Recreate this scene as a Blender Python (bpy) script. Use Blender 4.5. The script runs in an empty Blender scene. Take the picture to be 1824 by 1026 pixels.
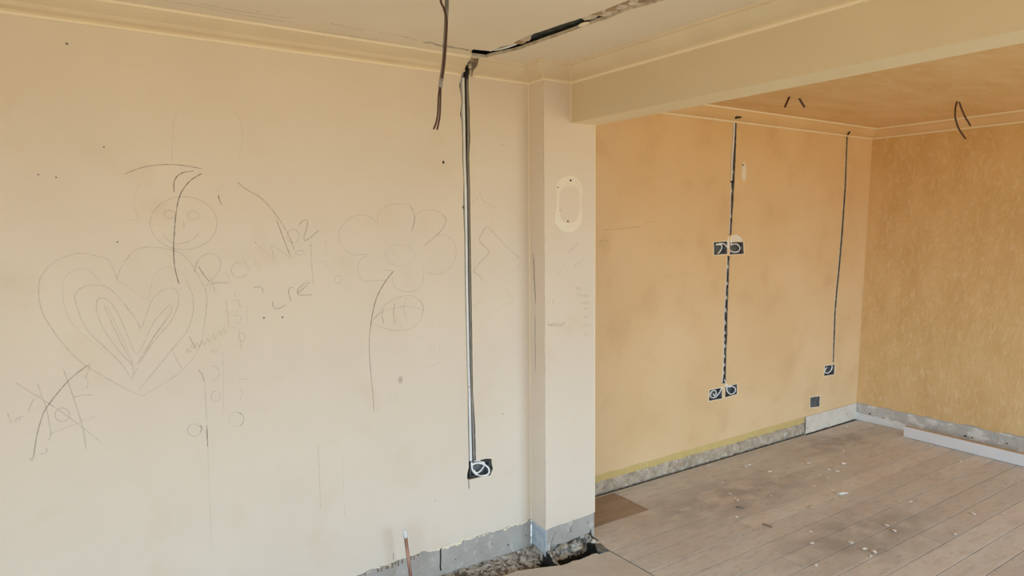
import bpy, math, random
from mathutils import Vector, Matrix, noise
from mathutils.geometry import delaunay_2d_cdt
random.seed(7)
sc = bpy.context.scene
COL = sc.collection

# ------------------------------------------------------------------ camera, sky, light, exposure
CAM = Vector((-2.0117, -2.791, 1.6322)); YAW, PITCH, ROLL, FPX = 0.5988, -0.0855, -0.0086, 1227.24
_f = Vector((math.sin(YAW)*math.cos(PITCH), math.cos(YAW)*math.cos(PITCH), math.sin(PITCH)))
_r = Vector((math.cos(YAW), -math.sin(YAW), 0)); _u = _r.cross(_f)
_r, _u = _r*math.cos(ROLL)+_u*math.sin(ROLL), _u*math.cos(ROLL)-_r*math.sin(ROLL)
cd = bpy.data.cameras.new('camera'); cam = bpy.data.objects.new('camera', cd); COL.objects.link(cam)
cam.matrix_world = Matrix(((_r.x, _u.x, -_f.x, CAM.x), (_r.y, _u.y, -_f.y, CAM.y), (_r.z, _u.z, -_f.z, CAM.z), (0, 0, 0, 1)))
cd.sensor_width = 36; cd.lens = FPX*36/1824; cd.clip_start = .02
sc.camera = cam

world = bpy.data.worlds.new('sky'); sc.world = world; world.use_nodes = True
wn = world.node_tree; wn.nodes.clear()
wo = wn.nodes.new('ShaderNodeOutputWorld'); wb = wn.nodes.new('ShaderNodeBackground')
wt = wn.nodes.new('ShaderNodeTexCoord'); ws = wn.nodes.new('ShaderNodeSeparateXYZ'); wr = wn.nodes.new('ShaderNodeValToRGB')
wr.color_ramp.elements[0].position = .47; wr.color_ramp.elements[0].color = (.315, .255, .128, 1)
wr.color_ramp.elements[1].position = .53; wr.color_ramp.elements[1].color = (.49, .755, 1.0, 1)
e = wr.color_ramp.elements.new(1.0); e.color = (.47, .74, 1.0, 1)
wm = wn.nodes.new('ShaderNodeMath'); wm.operation = 'MULTIPLY_ADD'; wm.inputs[1].default_value = .5; wm.inputs[2].default_value = .5
wn.links.new(wt.outputs['Generated'], ws.inputs[0]); wn.links.new(ws.outputs['Z'], wm.inputs[0]); wn.links.new(wm.outputs[0], wr.inputs[0])
wn.links.new(wr.outputs[0], wb.inputs[0]); wn.links.new(wb.outputs[0], wo.inputs[0])
wb.inputs[1].default_value = 10.0

# window openings: (wall, a0, a1, z0, z1); each gets a sky portal
XL, YF, XR, H, HR = -3.7, -5.4, 3.7195, 2.4, 2.424
WIN_LEFT = (-4.9, -2.0, .2, 2.15)      # on the wall X = XL, y range
WIN_FRONT = (-1.9, -1.3, 1.2, 2.0)       # on the wall Y = YF, x range
WIN_REAR = (.5, 3.6, .05, 2.25)
def portal(loc, rot, sx, sy):
    l = bpy.data.lights.new('window_portal', 'AREA'); l.shape = 'RECTANGLE'; l.size = sx; l.size_y = sy
    l.cycles.is_portal = True
    o = bpy.data.objects.new('window_portal', l); COL.objects.link(o); o.location = loc; o.rotation_euler = rot
R = math.radians
portal((XL-.02, (WIN_LEFT[0]+WIN_LEFT[1])/2, (WIN_LEFT[2]+WIN_LEFT[3])/2), (R(90), 0, R(-90)), WIN_LEFT[1]-WIN_LEFT[0], WIN_LEFT[3]-WIN_LEFT[2])
for W in (WIN_FRONT, WIN_REAR):
    portal(((W[0]+W[1])/2, YF-.02, (W[2]+W[3])/2), (R(90), 0, 0), W[1]-W[0], W[3]-W[2])
sc.view_settings.view_transform = 'Standard'; sc.view_settings.look = 'None'
sc.view_settings.gamma = 1; sc.view_settings.use_curve_mapping = False
sc.view_settings.exposure = 0.0
sc.cycles.max_bounces = 12; sc.cycles.diffuse_bounces = 8; sc.cycles.use_denoising = True
sc.cycles.sample_clamp_indirect = 6; sc.cycles.transparent_max_bounces = 16

# ------------------------------------------------------------------ materials
def srgb(r, g, b):
    f = lambda c: (c/12.92 if c <= .04045 else ((c+.055)/1.055)**2.4)
    return tuple(f(c/255) for c in (r, g, b))
def mat(name, c1, c2=None, scale=3.0, rough=.8, bump=0.0, bscale=40.0, detail=4, lo=.35, hi=.65, spec=.3, metal=0, stretch=(1, 1, 1), c3=None, s3=20, lo3=.6, hi3=.75, rand=0.0, bdist=.01):
    m = bpy.data.materials.new(name); m.use_nodes = True; nt = m.node_tree; n = nt.nodes; L = nt.links
    b = n['Principled BSDF']; b.inputs['Roughness'].default_value = rough; b.inputs['Metallic'].default_value = metal
    b.inputs['Specular IOR Level'].default_value = spec
    geo = n.new('ShaderNodeNewGeometry'); mp = n.new('ShaderNodeMapping'); mp.inputs['Scale'].default_value = stretch
    L.new(geo.outputs['Position'], mp.inputs[0])
    def tex(s, d=detail):
        t = n.new('ShaderNodeTexNoise'); t.inputs['Scale'].default_value = s; t.inputs['Detail'].default_value = d
        L.new(mp.outputs[0], t.inputs['Vector']); return t
    def ramp(src, a, z):
        r = n.new('ShaderNodeMapRange'); r.inputs[1].default_value = a; r.inputs[2].default_value = z; L.new(src, r.inputs[0]); return r.outputs[0]
    def mix(fac, a, bb):
        x = n.new('ShaderNodeMix'); x.data_type = 'RGBA'
        for s, v in ((0, fac), (6, a), (7, bb)):
            if isinstance(v, (tuple, float, int)): x.inputs[s].default_value = (*v, 1) if isinstance(v, tuple) else v
            else: L.new(v, x.inputs[s])
        return x.outputs[2]
    c = mix(ramp(tex(scale).outputs[0], lo, hi), c1, c2 or c1)
    if c3: c = mix(ramp(tex(s3, 6).outputs[0], lo3, hi3), c, c3)
    if rand:
        oi = n.new('ShaderNodeObjectInfo'); hs = n.new('ShaderNodeHueSaturation')
        L.new(ramp(oi.outputs['Random'], -1/rand*0+0, 1), hs.inputs['Fac'])
        hs.inputs['Fac'].default_value = 1; nt.links.remove(hs.inputs['Fac'].links[0])
        r = n.new('ShaderNodeMapRange'); r.inputs[3].default_value = 1-rand; r.inputs[4].default_value = 1+rand
        L.new(oi.outputs['Random'], r.inputs[0]); L.new(r.outputs[0], hs.inputs['Value']); L.new(c, hs.inputs['Color']); c = hs.outputs[0]
    L.new(c, b.inputs['Base Color'])
    if bump:
        bp = n.new('ShaderNodeBump'); bp.inputs['Strength'].default_value = bump; bp.inputs['Distance'].default_value = bdist
        L.new(tex(bscale, 6).outputs[0], bp.inputs['Height']); L.new(bp.outputs[0], b.inputs['Normal'])
    m['ret'] = 0
    return m
M = {}
M['cream'] = mat('cream_paint', (.785, .675, .56), (.755, .645, .53), 2.2, .62, .12, 9, spec=.35, c3=(.735, .61, .47), s3=5, lo3=.56, hi3=.8)
M['cream_trim'] = mat('cream_trim_paint', (.80, .665, .46), (.76, .62, .42), 5, .5, .05, 30, spec=.4)
M['beam'] = mat('beam_paint', (.72, .60, .42), (.70, .575, .40), 3, .7, .08, 15)
M['pale_and_halo'] = mat('pale_plaster_and_halo', (.90, .78, .58), None, 5, .5)  # pale torn plaster tone, also used for painted bright halo lines on edges
M['orange'] = mat('warm_orange_paint', (.79, .565, .325), (.745, .51, .27), 2.0, .75, .1, 12, c3=(.69, .46, .25), s3=4, lo3=.55, hi3=.8)
M['orange_rough'] = mat('stripped_orange_wall', (.76, .52, .25), (.69, .45, .20), 6, .85, .35, 60, c3=(.79, .575, .32), s3=34, lo3=.5, hi3=.75, stretch=(1, 1, .45))
M['orange_ceiling'] = mat('warm_ceiling_paint', (.82, .585, .31), (.76, .50, .23), 2.0, .8, .2, 20, stretch=(1, 3, 1), c3=(.84, .63, .37), s3=8, lo3=.5, hi3=.75)
M['orange_trim'] = mat('warm_trim_paint', (.78, .55, .30), (.74, .50, .26), 4, .6)
M['ceil'] = mat('cream_ceiling_paint', (.88, .765, .60), (.85, .73, .56), 3, .75, .1, 15)
M['plaster'] = mat('grey_plaster', (.47, .425, .38), (.41, .37, .33), 9, .9, .5, 70, c3=(.55, .52, .47), s3=22, lo3=.58, hi3=.72)
M['blue_plaster'] = mat('pale_blue_plaster', (.42, .49, .56), (.56, .60, .64), 25, .85, .5, 60, lo=.4, hi=.6, c3=(.30, .37, .46), s3=50)
M['torn'] = mat('torn_plaster_edge', (.80, .70, .56), (.58, .48, .37), 30, .9, .4, 90)
M['pale_patch'] = mat('bare_filler', (.87, .785, .66), (.83, .74, .61), 12, .8, .1, 40)
M['recess'] = mat('mortar_and_shadow_line', (.25, .22, .19), (.12, .10, .09), 40, .95, .8, 90, c3=(.45, .42, .37), s3=35, lo3=.6, hi3=.7)
M['soffit'] = mat('soffit_bounce_light', (.90, .76, .51), (.88, .73, .47), 3, .7)  # beam underside coloured lighter, standing in for light bounced off the floor
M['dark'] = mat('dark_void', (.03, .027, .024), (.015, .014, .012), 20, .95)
M['rubble'] = mat('mortar_rubble', (.50, .45, .39), (.13, .105, .085), 38, .95, .9, 120, c3=(.62, .58, .52), s3=60, lo3=.56, hi3=.64, lo=.42, hi=.6)
M['concrete'] = mat('rough_concrete', (.56, .46, .35), (.36, .28, .20), 22, .95, .8, 80, c3=(.62, .56, .48), s3=30, lo3=.56, hi3=.68)
M['old_yellow'] = mat('old_yellow_paint', (.64, .475, .19), (.60, .44, .17), 14, .8, .1, 40)
M['screed'] = mat('floor_screed', (.58, .52, .46), (.52, .46, .40), 6, .85, .3, 60, c3=(.22, .18, .15), s3=45, lo3=.66, hi3=.72)
M['white_plastic'] = mat('white_plastic', (.78, .78, .78), (.70, .69, .67), 12, .45, spec=.5)
M['white_cable'] = mat('white_cable_sheath', (.93, .93, .91), None, 5, .45, spec=.5)
M['grey_cable'] = mat('grey_cable_sheath', (.30, .28, .27), (.16, .14, .13), 20, .5, lo=.4, hi=.6)
M['brown_core'] = mat('brown_core_wire', (.07, .025, .018), None, 5, .45, spec=.5)
M['steel'] = mat('galvanised_steel', (.25, .26, .27), (.12, .125, .13), 60, .5, .1, 80, metal=.6)
M['copper'] = mat('copper_pipe', (.42, .235, .17), (.24, .12, .085), 30, .5, metal=.45, stretch=(1, 1, .3))
M['wood'] = mat('old_joist_wood', (.48, .33, .20), (.28, .18, .11), 20, .85, .5, 60, stretch=(1, .2, 1), c3=(.52, .42, .32), s3=12)
M['darkboard'] = mat('dusty_slate_board', (.05, .055, .045), (.11, .115, .10), 30, .9)
M['mdf'] = mat('tan_board_edge', (.50, .39, .26), (.46, .35, .23), 40, .8)
M['white_board'] = mat('white_primer', (.77, .77, .79), (.74, .74, .76), 8, .4, spec=.5)
M['drip'] = mat('brown_glue', (.30, .20, .14), (.20, .13, .09), 40, .8)
M['chip'] = mat('white_plaster_chip', (.80, .74, .66), (.6, .53, .45), 60, .9)
M['pale_skirt'] = mat('dusty_offwhite_paint', (.73, .66, .56), (.66, .58, .48), 10, .8, .2, 30, c3=(.36, .29, .22), s3=50, lo3=.68, hi3=.74)
M['dirty_skirt'] = mat('patchy_grey_plaster', (.57, .54, .50), (.50, .47, .43), 8, .9, .5, 50, c3=(.75, .71, .66), s3=11, lo3=.52, hi3=.62, stretch=(1, 1, 1.6))
def pencil(name, fac, c=(.13, .10, .085)):
    m = bpy.data.materials.new(name); m.use_nodes = True; nt = m.node_tree; n = nt.nodes
    b = n['Principled BSDF']; b.inputs['Base Color'].default_value = (*c, 1); b.inputs['Roughness'].default_value = .8
    t = n.new('ShaderNodeBsdfTransparent'); mx = n.new('ShaderNodeMixShader')
    nz = n.new('ShaderNodeTexNoise'); nz.inputs['Scale'].default_value = 45; g = n.new('ShaderNodeNewGeometry'); nt.links.new(g.outputs['Position'], nz.inputs['Vector'])
    mr = n.new('ShaderNodeMapRange'); mr.inputs[1].default_value = .3; mr.inputs[2].default_value = .7; mr.inputs[3].default_value = fac*.45; mr.inputs[4].default_value = min(1, fac*1.45)
    nt.links.new(nz.outputs[0], mr.inputs[0]); nt.links.new(mr.outputs[0], mx.inputs[0])
    nt.links.new(t.outputs[0], mx.inputs[1]); nt.links.new(b.outputs[0], mx.inputs[2]); nt.links.new(mx.outputs[0], n['Material Output'].inputs[0])
    return m
M['p1'] = pencil('pencil_faint', .11); M['p2'] = pencil('pencil_light', .2); M['p3'] = pencil('pencil_medium', .38); M['p4'] = pencil('pencil_dark', .75)
M['grime'] = pencil('grime_smudge', .22, (.30, .20, .10))

# floorboards: dusty, worn, each with its own tint
def floor_material():
    m = bpy.data.materials.new('dusty_floorboard'); m.use_nodes = True; nt = m.node_tree; n = nt.nodes; L = nt.links
    b = n['Principled BSDF']; b.inputs['Roughness'].default_value = .62; b.inputs['Specular IOR Level'].default_value = .35
    g = n.new('ShaderNodeNewGeometry')
    def tex(s, st, d=5):
        mp = n.new('ShaderNodeMapping'); mp.inputs['Scale'].default_value = st; L.new(g.outputs['Position'], mp.inputs[0])
        t = n.new('ShaderNodeTexNoise'); t.inputs['Scale'].default_value = s; t.inputs['Detail'].default_value = d; L.new(mp.outputs[0], t.inputs[0]); return t.outputs[0]
    def rng(src, a, z, o0=0, o1=1):
        r = n.new('ShaderNodeMapRange'); r.inputs[1].default_value = a; r.inputs[2].default_value = z; r.inputs[3].default_value = o0; r.inputs[4].default_value = o1; L.new(src, r.inputs[0]); return r.outputs[0]
    def mix(fac, a, bb):
        x = n.new('ShaderNodeMix'); x.data_type = 'RGBA'
        for s, v in ((0, fac), (6, a), (7, bb)):
            if isinstance(v, tuple): x.inputs[s].default_value = (*v, 1)
            elif isinstance(v, float): x.inputs[s].default_value = v
            else: L.new(v, x.inputs[s])
        return x.outputs[2]
    c = mix(rng(tex(3, (.5, 3, 1)), .35, .65), (.64, .605, .57), (.575, .54, .50))
    c = mix(rng(tex(2.2, (1, 1, 1)), .45, .68), c, (.60, .53, .485))
    # trodden grey dirt in a broad strip near the wall and doorway
    def blob(x, y, rx, ry):
        mp = n.new('ShaderNodeMapping'); mp.inputs['Location'].default_value = (-x/rx, -y/ry, 0); mp.inputs['Scale'].default_value = (1/rx, 1/ry, 0)
        L.new(g.outputs['Position'], mp.inputs[0]); v = n.new('ShaderNodeVectorMath'); v.operation = 'LENGTH'; L.new(mp.outputs[0], v.inputs[0])
        return rng(v.outputs['Value'], 1.0, .3)
    a = n.new('ShaderNodeMath'); a.operation = 'MAXIMUM'; L.new(blob(1.35, -.16, 1.0, .30), a.inputs[0]); L.new(blob(1.5, -.92, .8, .34), a.inputs[1])
    a2 = n.new('ShaderNodeMath'); a2.operation = 'MAXIMUM'; L.new(a.outputs[0], a2.inputs[0]); L.new(blob(2.9, .05, .7, .26), a2.inputs[1])
    k = n.new('ShaderNodeMath'); k.operation = 'MULTIPLY'; L.new(a2.outputs[0], k.inputs[0]); L.new(rng(tex(6, (1, 1.4, 1), 8), .34, .6), k.inputs[1])
    k2 = n.new('ShaderNodeMath'); k2.operation = 'MULTIPLY'; L.new(k.outputs[0], k2.inputs[0]); k2.inputs[1].default_value = .8
    c = mix(k2.outputs[0], c, (.335, .30, .28))
    c = mix(rng(tex(14, (.6, 2.2, 1), 9), .52, .66, 0, .38), c, (.40, .36, .33))
    c = mix(rng(tex(23, (1, 1.3, 1), 9), .60, .70, 0, .35), c, (.3, .23, .18))
    c = mix(rng(tex(38, (1, 1.5, 1)), .63, .70, 0, .5), c, (.76, .70, .62))
    c = mix(rng(tex(60, (.25, 2, 1)), .45, .75, 0, .25), c, (.42, .33, .26))
    oi = n.new('ShaderNodeObjectInfo'); hs = n.new('ShaderNodeHueSaturation')
    L.new(rng(oi.outputs['Random'], 0, 1, .92, 1.06), hs.inputs['Value']); L.new(c, hs.inputs['Color'])
    L.new(hs.outputs[0], b.inputs['Base Color'])
    bp = n.new('ShaderNodeBump'); bp.inputs['Strength'].default_value = .25; bp.inputs['Distance'].default_value = .004
    L.new(tex(30, (.4, 2, 1)), bp.inputs['Height']); L.new(bp.outputs[0], b.inputs['Normal'])
    return m
M['floorboard'] = floor_material()
M['dark_floorboard'] = mat('stained_floorboard', (.38, .28, .205), (.31, .225, .165), 8, .6, .3, 30, stretch=(.4, 3, 1))

# ------------------------------------------------------------------ mesh helpers
class MB:
    def __init__(s): s.v = []; s.f = []; s.m = []
    def vert(s, p): s.v.append(tuple(p)); return len(s.v)-1
    def face(s, idx, mi=0): s.f.append(tuple(idx)); s.m.append(mi)
    def quad(s, a, b, c, d, mi=0): s.face([s.vert(a), s.vert(b), s.vert(c), s.vert(d)], mi)
    def build(s, name, mats, parent=None, smooth=False, label=None, cat=None, group=None, kind=None):
        me = bpy.data.meshes.new(name); me.from_pydata(s.v, [], s.f)
        for m in (mats if isinstance(mats, (list, tuple)) else [mats]): me.materials.append(M[m])
        for p, mi in zip(me.polygons, s.m): p.material_index = mi; p.use_smooth = smooth
        me.update()
        o = bpy.data.objects.new(name, me); COL.objects.link(o)
        if parent: o.parent = parent
        tag(o, label, cat, group, kind); return o
def tag(o, label=None, cat=None, group=None, kind=None):
    if label: o['label'] = label
    if cat: o['category'] = cat
    if group: o['group'] = group
    if kind: o['kind'] = kind
    return o
def empty(name, loc, label=None, cat=None, group=None):
    o = bpy.data.objects.new(name, None); COL.objects.link(o); o.location = loc; o.empty_display_size = .05
    return tag(o, label, cat, group)
def part(mb, name, mats, par, smooth=False, label=None, kind=None):
    """a child mesh whose coordinates were given in world space"""
    l = par.location
    mb.v = [(x-l.x, y-l.y, z-l.z) for x, y, z in mb.v]
    return mb.build(name, mats, par, smooth, label=label, kind=kind)

class Frame:
    """a wall plane: origin, u (along), v (up), n (towards the room)"""
    def __init__(s, O, U, V, N): s.O, s.U, s.V, s.N = Vector(O), Vector(U), Vector(V), Vector(N)
    def P(s, a, b, c=0): return s.O+s.U*a+s.V*b+s.N*c
def ray(u, v): return (_f+_r*((u-912)/FPX)-_u*((v-513)/FPX))
def on(F, u, v):
    """plane coordinates of the wall point that sits at this place of the photograph"""
    d = ray(u, v); n = F.U.cross(F.V)
    p = CAM+d*((F.O-CAM).dot(n)/d.dot(n))-F.O
    uu, vv, uv = F.U.dot(F.U), F.V.dot(F.V), F.U.dot(F.V); pu, pv = p.dot(F.U), p.dot(F.V)
    D = uu*vv-uv*uv
    return ((pu*vv-pv*uv)/D, (pv*uu-pu*uv)/D)
def ons(F, pts): return [on(F, *p) for p in pts]
def inside(p, poly):
    x, y = p; c = False; j = len(poly)-1
    for i in range(len(poly)):
        xi, yi = poly[i]; xj, yj = poly[j]
        if (yi > y) != (yj > y) and x < (xj-xi)*(y-yi)/(yj-yi)+xi: c = not c
        j = i
    return c
def sheet(mb, F, outline, holes=(), c=0, mi=0, flip=False):
    vs, es = [], []
    for poly in [outline]+list(holes):
        k = len(vs); vs += [Vector(p) for p in poly]; es += [(k+i, k+(i+1) % len(poly)) for i in range(len(poly))]
    vo, _, fo, *_ = delaunay_2d_cdt(vs, es, [], 0, 1e-6)
    base = len(mb.v)
    for p in vo: mb.vert(F.P(p.x, p.y, c))
    for f in fo:
        cx = sum(vo[i].x for i in f)/len(f); cy = sum(vo[i].y for i in f)/len(f)
        if inside((cx, cy), outline) and not any(inside((cx, cy), h) for h in holes):
            mb.face([base+i for i in (reversed(f) if flip else f)], mi)
def rim(mb, F, poly, c0, c1, mi=0):
    n = len(poly)
    for i in range(n):
        a, b = poly[i], poly[(i+1) % n]
        mb.quad(F.P(*a, c0), F.P(*b, c0), F.P(*b, c1), F.P(*a, c1), mi)
def plate(mb, F, outline, holes=(), c0=0, c1=-.1, mi=0, rmi=None, back=True):
    sheet(mb, F, outline, holes, c0, mi)
    rmi = mi if rmi is None else rmi
    rim(mb, F, outline, c0, c1, rmi)
    for h in holes: rim(mb, F, h, c0, c1, rmi)
    if back: sheet(mb, F, outline, holes, c1, mi, True)
def rag(p0, p1, n, amp, seed=0, amp2=0):
    out = []
    for i in range(n+1):
        t = i/n; x = p0[0]+(p1[0]-p0[0])*t; y = p0[1]+(p1[1]-p0[1])*t
        if 0 < i < n:
            y += amp*(noise.noise((x*14+seed, seed*3.1, .5)))+amp*.5*noise.noise((x*55+seed, 7.7, seed)); x += amp2*noise.noise((x*20, y*20, seed))
        out.append((x, y))
    return out
def ragpoly(poly, amp, step=.02, seed=0):
    out = []
    for i, a in enumerate(poly):
        b = poly[(i+1) % len(poly)]; d = math.dist(a, b); n = max(1, int(d/step))
        for k in range(n):
            t = k/n; x = a[0]+(b[0]-a[0])*t; y = a[1]+(b[1]-a[1])*t
            out.append((x+amp*noise.noise((x*60+seed, y*60, 1.3)), y+amp*noise.noise((x*60, y*60+seed, 9.1))))
    return out
def smooth_pts(p, k=5):
    if len(p) < 3: return list(p)
    q = [p[0]]+list(p)+[p[-1]]; out = []
    for i in range(1, len(q)-2):
        for j in range(k):
            t = j/k; t2, t3 = t*t, t*t*t
            out.append(tuple(.5*((2*b)+(-a+c)*t+(2*a-5*b+4*c-d)*t2+(-a+3*b-3*c+d)*t3) for a, b, c, d in zip(q[i-1], q[i], q[i+1], q[i+2])))
    out.append(tuple(p[-1])); return out
def ribbon(mb, F, pts, w=.0022, c=.0006, mi=0, sm=True, taper=True):
    p = [Vector(q) for q in (smooth_pts(pts) if sm else pts)]; L = []
    for i, a in enumerate(p):
        d = p[min(i+1, len(p)-1)]-p[max(i-1, 0)]
        if d.length < 1e-9: d = Vector((1, 0))
        nn = Vector((-d.y, d.x)).normalized()*w*.5
        if taper and (i == 0 or i == len(p)-1): nn *= .4
        L.append((mb.vert(F.P(*(a+nn), c)), mb.vert(F.P(*(a-nn), c))))
    for i in range(len(L)-1): mb.face([L[i][0], L[i][1], L[i+1][1], L[i+1][0]], mi)
def ell(cx, cy, rx, ry, n=22, a0=0, a1=360): return [(cx+rx*math.cos(R(a0+(a1-a0)*i/n)), cy+ry*math.sin(R(a0+(a1-a0)*i/n))) for i in range(n+1)]
def box(mb, x0, x1, y0, y1, z0, z1, mi=0, bev=0):
    vs = [(x0, y0, z0), (x1, y0, z0), (x1, y1, z0), (x0, y1, z0), (x0, y0, z1), (x1, y0, z1), (x1, y1, z1), (x0, y1, z1)]
    k = len(mb.v); mb.v += vs
    for f in ((0, 3, 2, 1), (4, 5, 6, 7), (0, 1, 5, 4), (1, 2, 6, 5), (2, 3, 7, 6), (3, 0, 4, 7)): mb.face([k+i for i in f], mi)
def fbox(mb, F, a0, a1, b0, b1, c0, c1, mi=0):
    k = len(mb.v)
    for c in (c0, c1):
        for a, b in ((a0, b0), (a1, b0), (a1, b1), (a0, b1)): mb.vert(F.P(a, b, c))
    for f in ((0, 3, 2, 1), (4, 5, 6, 7), (0, 1, 5, 4), (1, 2, 6, 5), (2, 3, 7, 6), (3, 0, 4, 7)): mb.face([k+i for i in f], mi)
def tube(mb, pts, r, n=8, mi=0, sm=True, caps=True):
    p = [Vector(q) for q in (smooth_pts(pts, 5) if sm and len(pts) > 2 else pts)]
    rr = r if isinstance(r, (list, tuple)) else None
    up = Vector((.13, .31, .94)); rings = []
    for i, a in enumerate(p):
        d = (p[min(i+1, len(p)-1)]-p[max(i-1, 0)]).normalized()
        s = d.cross(up)
        if s.length < .05: s = d.cross(Vector((1, 0, 0)))
        s.normalize(); t = s.cross(d)
        q = r if rr is None else rr[min(int(i/(len(p)-1)*(len(rr)-1)+.5), len(rr)-1)]
        rings.append([mb.vert(a+(s*math.cos(2*math.pi*k/n)+t*math.sin(2*math.pi*k/n))*q) for k in range(n)])
    for A, B in zip(rings, rings[1:]):
        for k in range(n): mb.face([A[k], A[(k+1) % n], B[(k+1) % n], B[k]], mi)
    if caps: mb.face(rings[0][::-1], mi); mb.face(rings[-1], mi)
def sweep(path, prof, z_is_abs=True, end_noise=(0, 0)):
    """profile (projection, z) swept along a plan path, projecting to its right, mitred"""
    mb = MB(); rings = []
    P = [Vector(p) for p in path]
    for i, p in enumerate(P):
        d0 = (p-P[i-1]).normalized() if i else None
        d1 = (P[i+1]-p).normalized() if i < len(P)-1 else None
        rn = lambda d: Vector((d.y, -d.x))
        if d0 is None: off = rn(d1)
        elif d1 is None: off = rn(d0)
        else:
            a, b = rn(d0), rn(d1); off = (a+b)/(1+a.dot(b))
        ring = []
        for k, (q, z) in enumerate(prof):
            e = 0
            if i == 0 and end_noise[0]: e = -end_noise[0]*noise.noise((k*1.7, 3.3, 1.1))
            if i == len(P)-1 and end_noise[1]: e = end_noise[1]*noise.noise((k*1.9, 8.3, 4.1))
            dd = (d1 or d0)
            xy = p+off*q+dd*e
            ring.append(mb.vert((xy.x, xy.y, z)))
        rings.append(ring)
    for A, B in zip(rings, rings[1:]):
        for k in range(len(prof)-1): mb.face([A[k], B[k], B[k+1], A[k+1]], 1 if k in HALO_ROWS else 0)
    mb.face(rings[0]); mb.face(rings[-1][::-1])
    return mb
HALO_ROWS = (0, 1, 99)  # profile rows coloured paler as a painted bright halo on the cornice edges

# ------------------------------------------------------------------ dimensions (metres, main wall at y = 0, camera at y < 0)
D, W, B, YR = .125, .3242, .1655, .3005
CB, CP, ZB = 2.336, .095, 2.146
XRB, XRT = 3.605, 3.7243                # far wall leans a little
MAIN = Frame((0, 0, 0), (1, 0, 0), (0, 0, 1), (0, -1, 0))
PIER = Frame((0, -D, 0), (1, 0, 0), (0, 0, 1), (0, -1, 0))
PSIDE = Frame((0, 0, 0), (0, -1, 0), (0, 0, 1), (-1, 0, 0))
REAR = Frame((0, YR, 0), (1, 0, 0), (0, 0, 1), (0, -1, 0))
RIGHT = Frame((XRB, YR, 0), (0, -1, 0), ((XRT-XRB)/HR, 0, 1), (-1, 0, 0))
CEIL = Frame((0, 0, H), (1, 0, 0), (0, 1, 0), (0, 0, -1))
RCEIL = Frame((0, 0, HR), (1, 0, 0), (0, 1, 0), (0, 0, -1))
FLOOR = Frame((0, 0, 0), (1, 0, 0), (0, 1, 0), (0, 0, 1))
PT = .004                                # paint-and-skim layer

# chase and box openings ------------------------------------------------------------------
ch_l = [(831.7, 98.5), (824.8, 109), (821, 119), (822, 136.5), (818, 152), (820, 165.8), (822, 181), (819, 204.8), (822, 216.5), (823.3, 245.7), (823.3, 280), (825.5, 320), (824.5, 368), (827, 420), (827.8, 505), (831.5, 653), (833, 700), (833.3, 760), (835, 807)]
ch_r = [(848, 820), (846.8, 760), (842.9, 700), (841.5, 616), (839.4, 468), (837.2, 320), (836, 280), (838, 243.7), (837, 216.5), (837, 197), (835, 158), (835, 136.5), (837, 128.7), (838.5, 112), (842, 98)]
box_l = [(853.8, 820), (865.5, 817.3), (876, 817.3), (876, 825.5), (878.4, 835), (873.7, 846.5), (850.3, 851), (835, 854.7), (832, 852.4), (832.7, 842), (835, 833), (835, 824.3)]
CHASE_L = ons(MAIN, ch_l); CHASE_R = ons(MAIN, ch_r); BOXL = ons(MAIN, box_l)
main_hole = [(CHASE_L[0][0], H-.001)]+[(x, min(z, H-.002)) for x, z in CHASE_L]+[BOXL[-1]]+BOXL[-2::-1][::1]
main_hole = [(-.385, H-.001)]+CHASE_L[1:]+[BOXL[11], BOXL[10], BOXL[9], BOXL[8], BOXL[7], BOXL[6], BOXL[5], BOXL[4], BOXL[3], BOXL[2], BOXL[1], BOXL[0]]+CHASE_R[:-1]+[(-.328, H-.001)]
hole_dot = ell(*on(MAIN, 790, 289), .006, .007, 9)[:-1]
hole_dot2 = ell(*on(MAIN, 713, 676), .011, .018, 11)[:-1]

# ------------------------------------------------------------------ main wall
wl = MB()
plate(wl, MAIN, [(XL, -.25), (0, -.25), (0, H), (XL, H)], [main_hole, hole_dot], -PT, -.042, 0, 1)
sheet(wl, MAIN, [(XL, -.25), (0, -.25), (0, H), (XL, H)], (), -.042, 1)
wall_left = wl.build('wall_left', ['plaster', 'recess'], kind='structure')
sk = MB()
edge_px = [(480, 1088), (560, 1054), (649, 1021), (665, 1012), (690, 1006), (705, 1000), (728, 991), (745, 986), (753, 981), (765, 982), (783, 977), (800, 972), (817, 967), (823, 961), (830, 962), (855, 953), (870, 948), (890, 945), (905, 937), (918, 933), (930, 933), (938, 927), (945, 924)]
edge = [(XL, .12), (-2.6, .13), (-1.8, .12)]+ons(MAIN, edge_px)+[(0, .139)]
fine = []
for a, b in zip(edge, edge[1:]):
    n = max(1, int(abs(b[0]-a[0])/.012))
    for k in range(n):
        t = k/n; x = a[0]+(b[0]-a[0])*t; z = a[1]+(b[1]-a[1])*t
        fine.append((x, z+.0045*noise.noise((x*45, 1, 2))+.002*noise.noise((x*160, 5, 2))))
plate(sk, MAIN, fine+[(0, .139), (0, H), (XL, H)], [main_hole, hole_dot], 0, -PT, 0, 1)
sk.build('plaster_skin', ['cream', 'torn'], wall_left)
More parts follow.
